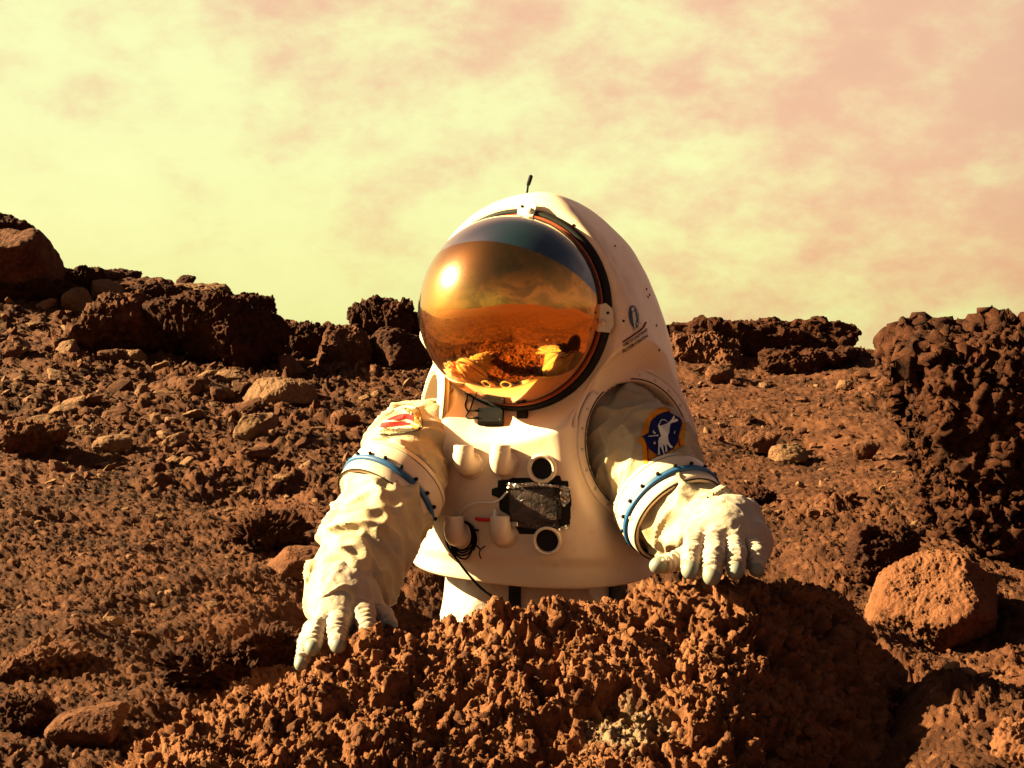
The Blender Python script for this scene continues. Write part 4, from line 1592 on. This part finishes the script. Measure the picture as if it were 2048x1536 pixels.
    # screws with washers under the visor
    for (px, py) in ((899, 779), (1127, 782)):
        p, nv = on(px, py)
        o = part('washer', lathe([(-.002, .0088), (.004, .0088), (.006, .0072), (.0062, .004), (.0035, .0035), (.0035, 1e-4)], p, nv, 28), M_PVC)
        part('screw_hole', lathe([(.0064, .0016), (.0066, 1e-4)], p + nv * .0002, nv, 12), M_SEAL, o)
    # visor latches
    def latch(px, py, quad, t):
        o, nv = box_on('visor_latch', quad, t, M_STEEL, .0015, lift=.004)
        return o, nv
    def plate(center, ax1, ax2, nv, outline, thick, mat, name):
        bm = bmesh.new()
        vb = [bm.verts.new(Vector(center) + ax1 * a + ax2 * b) for a, b in outline]
        vt = [bm.verts.new(Vector(center) + ax1 * a + ax2 * b + nv * thick) for a, b in outline]
        bm.faces.new(vt)
        bm.faces.new(vb[::-1])
        m = len(vb)
        for i in range(m):
            bm.faces.new([vb[i], vb[(i + 1) % m], vt[(i + 1) % m], vt[i]])
        bmesh.ops.recalc_face_normals(bm, faces=bm.faces)
        bmesh.ops.bevel(bm, geom=bm.edges[:], offset=.0012, segments=2, affect='EDGES')
        for vv_ in bm.verts:
            vv_.co -= BASE
        me = bpy.data.meshes.new(name)
        bm.to_mesh(me)
        bm.free()
        me.materials.append(mat)
        o = link(name, me, person)
        o['org'] = [float(k_) for k_ in BASE]
        return o

    uu, vv, ww = frame_of(V_AX)
    if uu.x < 0:
        uu = -uu
    if vv.z < 0:
        vv = -vv
    for ang, R_, outl in ((-5, V_R * 1.02, [(-.026, -.028), (.018, -.028), (.024, -.012), (.020, .020), (.004, .032), (-.012, .026)]),
                          (83, V_R * 1.04, [(-.010, -.020), (.016, -.022), (.026, -.012), (.024, .012), (.012, .022), (-.012, .018)])):
        a = math.radians(ang)
        rd = uu * math.cos(a) + vv * math.sin(a)
        tg = -uu * math.sin(a) + vv * math.cos(a)
        nrm = (ww + rd * .35).normalized()
        c = V_S + rd * R_ + ww * (.016 if ang < 0 else .010)
        r2 = (rd - nrm * rd.dot(nrm)).normalized()
        o = plate(c, r2, tg, nrm, outl, .006, M_STEEL, 'visor_latch')
        part('screw', lathe([(.005, .0075), (.009, .007), (.0095, 1e-4)], c + r2 * .002 - tg * .008, nrm, 20), M_PVC, o)
        part('screw', lathe([(.005, .0035), (.0075, .003), (.008, 1e-4)], c + r2 * .010 + tg * .012, nrm, 12), M_SEAL, o)
    # antenna
    ap = W(1051, 392, 3.2)
    an = part('antenna', tube([ap - Vector((0, 0, .02)), W(1056, 371, 3.2)], .0024, 10, False), M_BLACK)
    part('antenna_tip', tube([W(1055.5, 372, 3.2), W(1057, 368, 3.2), W(1062, 352.5, 3.2), W(1063, 350, 3.2)], [.0026, .0046, .0048, .002], 12, False), M_BLACK, an)

    # battery bag taped to the chest
    dec('tape', [[(996, 961), (1022, 955), (1060, 956), (1120, 951), (1124, 962), (1136, 962), (1143, 1000), (1140, 1050), (1110, 1058), (1068, 1068),
                  (1040, 1068), (1030, 1052), (1018, 1050), (1018, 1030), (1000, 1020), (998, 996), (984, 990), (984, 978), (996, 974)]], M_TAPE, .0018, 1.5)
    bag, bn = box_on('battery_bag', [(1021, 971), (1122, 968), (1124, 1040), (1075, 1043), (1024, 1041)], .022, M_BAG, .006)
    P0 = hit(bv, 1070, 1005)[0]
    bagbv_pts = [hit(bv, *q_)[0] + bn * .0235 for q_ in [(1015, 962), (1130, 962), (1130, 1050), (1015, 1050)]]
    bagbv = BVHTree.FromPolygons([tuple(q_) for q_ in bagbv_pts], [(0, 1, 2, 3)])
    # folded foil edges
    def crumple(name, quad, mat, t, seed, par):
        vf = decal(bv, [quad], t, 1.2)
        v2 = vf[0] + np.array(bn) * (0.005 * np.abs(fbm(vf[0] + seed, 70, 2)))[:, None]
        part(name, (v2, vf[1]), mat, par, smooth=False)
    crumple('foil_edge', [(1020, 964), (1070, 962), (1122, 966), (1123, 971), (1070, 969), (1022, 975)], M_FOIL, .021, 1, bag)
    crumple('foil_tab', [(1124, 968), (1138, 972), (1141, 1000), (1128, 1012), (1123, 1000)], M_FOIL, .012, 2, bag)
    crumple('foil_tab', [(1024, 1040), (1040, 1042), (1040, 1051), (1023, 1051)], M_FOIL, .014, 3, bag)
    crumple('foil_tab', [(1118, 1054), (1138, 1046), (1140, 1054), (1120, 1060)], M_FOIL, .010, 4, bag)
    crumple('bag_hem', [(1040, 1043), (1120, 1042), (1122, 1054), (1090, 1058), (1042, 1052)], M_BAG, .012, 5, bag)

    # ---- flat lettering laid on a surface
    def text_on(txt, o_px, dx, dy, mat, off, bvh, par, name='lettering', size=1.0, warp=None):
        cu = bpy.data.curves.new('lettering', 'FONT')
        cu.body = txt
        cu.size = 1.0
        cu.offset = 0.022
        ob = bpy.data.objects.new('lettering', cu)
        COL.objects.link(ob)
        dg = bpy.context.evaluated_depsgraph_get()
        me = bpy.data.meshes.new_from_object(ob.evaluated_get(dg))
        bpy.data.objects.remove(ob)
        bm = bmesh.new()
        bm.from_mesh(me)
        wid = max(q_.co.x for q_ in bm.verts)
        bmesh.ops.triangulate(bm, faces=bm.faces[:])
        for q_ in bm.verts:
            a, b = q_.co.x / wid, q_.co.y / 0.72
            px = o_px[0] + dx[0] * a + dy[0] * b
            py = o_px[1] + dx[1] * a + dy[1] * b
            if warp:
                py += warp * (a - a * a)
            p, nv = hit(bvh, px, py)
            q_.co = (p + nv * off if p else Vector((0, 0, 0))) - BASE
        bm.to_mesh(me)
        bm.free()
        me.materials.clear()
        me.materials.append(mat)
        o = link(name, me, par)
        o['org'] = [float(k_) for k_ in BASE]
        return o

    text_on('ATIC', (1106, 974), (1.5, 58), (14, -1), M_TAPE, .0012, bagbv, bag)

    # cables
    coil = []
    for turn in range(4):
        for t in np.linspace(0, 2 * math.pi, 12, endpoint=False):
            rr = 1 + .07 * turn - .1
            coil.append((926 + 2.0 * turn - 1 + 23 * rr * math.cos(t + .4 * turn), 1071 + 32 * rr * math.sin(t + .4 * turn) + 2 * turn, .002 * turn + .002))
    wire_on('coiled_cable', coil, .0019, M_BLACK, None, .002)
    wire_on('tie', [(955, 1088, .006), (963, 1098, .004), (961, 1106, .003), (964, 1115, .002)], .0014, M_BLACK)
    wire_on('tie', [(963, 1098, .004), (973, 1091, .004)], .0012, M_BLACK)
    wire_on('tie', [(952, 1058, .006), (961, 1059, .006)], .0022, M_BLACK)
    wire_on('white_lead', [(922, 1030, .008), (932, 1018, .010), (946, 1008, .012), (966, 1003, .012), (992, 1003, .012), (1006, 996, .012), (1016, 986, .014), (1022, 982, .016)], .0021, M_WIRE)
    wire_on('red_lead', [(957, 1035, .010), (966, 1037, .010), (979, 1037, .012), (990, 1036, .012)], .0042, M_REDW)
    wire_on('brass_tap', [(994, 1017, .012), (996, 1026, .014), (996, 1034, .02)], .004, M_WIRE)
    # cable hanging over the rim down to the boulder
    cb = [on(889, 1062)[0] + Vector((0, -.006, 0)), on(896, 1090)[0] + Vector((0, -.008, 0)), on(915, 1118)[0] + Vector((0, -.012, 0)), W(936, 1148, 2.925), W(962, 1176, 2.90), W(985, 1193, 2.86), W(1008, 1205, 2.80)]
    part('hanging_cable', tube(cb, .0027, 10), M_BLACK)

    # emblem and lettering on the flank
    dec('emblem', [ell(1266.5, 634, 8.5, 22.5, -.13)], M_TEAL, .0014, 1.0, label='dark oval emblem with a standing figure')
    dec('emblem_figure', [ell(1264, 619, 3, 4), [(1263, 624), (1268, 624), (1271, 640), (1269, 648), (1266, 649), (1264, 638)], [(1266, 647), (1269, 647), (1271, 662), (1268, 664)],
                          [(1271, 646), (1274, 645), (1277, 656), (1275, 658)]], M_DECAL, .0022, .8)
    dec('emblem_ring', stroke(ell(1266.5, 634, 8.8, 22.8, -.13) + ell(1266.5, 634, 8.8, 22.8, -.13)[:1], 1.2), M_INK, .0026, .8)
    dec('red_line', stroke([(1245.5, 684), (1262, 673), (1278, 662), (1286, 655), (1291, 645)], 3.0), M_MAROON, .0014, .8)
    text_on('HAMILTON SUNDSTRAND', (1246, 694), (47.5, -31), (-.5, -7), M_INK, .0015, bv, person, warp=4)
    text_on('SPACE SYSTEMS INTERNATIONAL', (1244.5, 706), (51, -33), (-.5, -7), M_INK, .0015, bv, person, warp=4)
    # scuffs and rivets on the shell
    for (px, py) in ((1293, 578), (1299, 590), (1296, 594), (1313, 651), (1318, 700), (1247, 642), (1147, 450), (1216, 432), (1230, 492)):
        p, nv = on(px, py)
        if p:
            part('rivet', lathe([(-.001, .003), (.0012, .0028), (.0016, 1e-4)], p, nv, 8), M_SEAL)

    # ---------------- patches on the sleeves
    def P3(L):     # crop of 1260,800 at 10.24 per pixel
        return [(1260 + a / 10.24, 800 + b / 10.24) for a, b in L]

    patch = dec('sleeve_patch', [P3([(700, 150), (800, 180), (860, 280), (960, 370), (1050, 420), (1140, 500), (1130, 600), (1105, 700), (1100, 960), (1000, 985), (880, 1060), (760, 1110),
                                     (680, 1190), (600, 1260), (400, 1350), (280, 1370), (265, 1150), (250, 940), (140, 840), (140, 820), (220, 770), (250, 640), (300, 480), (400, 300), (520, 200), (620, 160)])],
                M_ORANGE, .0022, .7, None, sb_r, 'orange bordered patch with a white suited figure on navy')
    if patch:
        dec('navy_field', [P3([(780, 240), (850, 290), (1000, 370), (1050, 470), (1040, 640), (960, 900), (880, 1040), (760, 1090), (680, 1185), (600, 1180), (500, 1120), (380, 1020), (330, 920), (290, 810), (230, 770),
                               (370, 690), (390, 580), (440, 440), (540, 320), (660, 260)])], M_NAVY, .0034, .7, patch, sb_r)
        dec('stitching', stroke(P3([(340, 900), (375, 1250), (600, 1190)]), 2.2), M_MAROON, .0034, .7, patch, sb_r)
        dec('stitching', stroke(P3([(985, 820), (1010, 965)]), 2.2), M_MAROON, .0034, .7, patch, sb_r)
        dec('figure', [P3([(585, 560), (640, 545), (740, 510), (820, 430), (880, 330), (905, 360), (860, 430), (900, 400), (960, 400), (960, 440), (860, 480), (810, 500), (790, 600), (770, 740), (780, 860), (830, 940), (885, 1000), (850, 1030),
                           (770, 950), (740, 930), (760, 1070), (730, 1090), (700, 960), (670, 940), (680, 1050), (710, 1130), (690, 1150), (620, 980), (610, 1000), (595, 1140), (540, 1130), (580, 1060), (555, 870), (580, 800), (630, 760), (600, 640)])],
            M_THREAD, .0046, .6, patch, sb_r)
        dec('figure_helmet', stroke(P3([(585, 560), (590, 480), (640, 425), (700, 425), (740, 460)]), 1.6), M_THREAD, .0046, .6, patch, sb_r)
        for q_ in ([(480, 640), (495, 680), (520, 690), (500, 720), (460, 710), (455, 660)], [(915, 650), (930, 680), (905, 720), (890, 720), (895, 680)], [(470, 860), (495, 890), (480, 930), (455, 900)]):
            dec('star', [P3(q_)], M_THREAD, .0046, .6, patch, sb_r)
        dec('streak', [P3([(365, 770), (580, 730), (560, 760), (370, 785)])], M_THREAD, .0046, .6, patch, sb_r)

    def P2(L):     # crop of 730,780 at 12.8 per pixel
        return [(730 + a / 12.8, 780 + b / 12.8) for a, b in L]

    fl = dec('sleeve_patch', [P2([(700, 590), (780, 490), (920, 420), (1080, 390), (1200, 420), (1340, 520), (1440, 720), (1475, 850), (1450, 960), (1390, 1010), (1240, 1065), (1000, 1100), (640, 1150), (350, 1130), (300, 1060), (420, 860), (560, 700)])],
             M_PCREAM, .0022, .7, None, sb_l, 'cream oval patch with two red stripes')
    if fl:
        dec('tan_field', [P2([(1270, 590), (1340, 560), (1430, 740), (1455, 880), (1390, 985), (1230, 1040), (1160, 900), (1280, 830)])], M_PTAN, .0034, .7, fl, sb_l)
        for q_ in ([(520, 790), (680, 720), (860, 640), (1000, 595), (1110, 600), (1240, 655), (1275, 700), (1275, 830), (1170, 760), (1060, 745), (900, 790), (700, 790)],
                   [(390, 960), (440, 860), (700, 835), (900, 830), (1130, 870), (1140, 900), (960, 940), (720, 965), (480, 970)]):
            dec('red_stripe', [P2(q_)], M_RED, .0034, .7, fl, sb_l)
        dec('bird_head', [P2([(900, 810), (1050, 755), (1170, 775), (1380, 950), (1360, 970), (1170, 870), (1000, 830)])], M_THREAD, .0046, .6, fl, sb_l)
        ol = P2([(715, 585), (780, 490), (920, 420), (1080, 390), (1200, 420), (1340, 520), (1440, 720), (1475, 850), (1450, 960), (1390, 1010), (1240, 1065), (1000, 1100), (640, 1150), (350, 1130)])
        dec('patch_border', stroke(ol, 1.5), M_SEAL, .0046, .6, fl, sb_l)
        mk = []
        for (a, b) in ((800, 560), (850, 550), (900, 530), (950, 510), (1000, 500), (1060, 500), (1110, 530), (390, 1040), (440, 1050), (520, 1040), (580, 1040), (650, 1040), (730, 1040), (830, 1030)):
            dec('stitched_letter', [P2([(a - 8, b - 30), (a + 14, b - 26), (a + 6, b + 30), (a - 14, b + 26)])], M_PTAN, .0046, .6, fl, sb_l)

    # straps at the hips
    for poly in ([(866, 1142), (893, 1150), (884, 1222), (852, 1222)], [(1018, 1160), (1041, 1160), (1043, 1222), (1019, 1222)], [(1215, 1150), (1245, 1142), (1250, 1215), (1218, 1215)]):
        dz = 2.98
        vf = decal(tb, [poly], .006, 2.0)
        if len(vf[1]) > 10:
            o = part('strap', vf, M_TAPE)
            o.modifiers.new('thickness', 'SOLIDIFY').thickness = .004
    return bv


build_person()
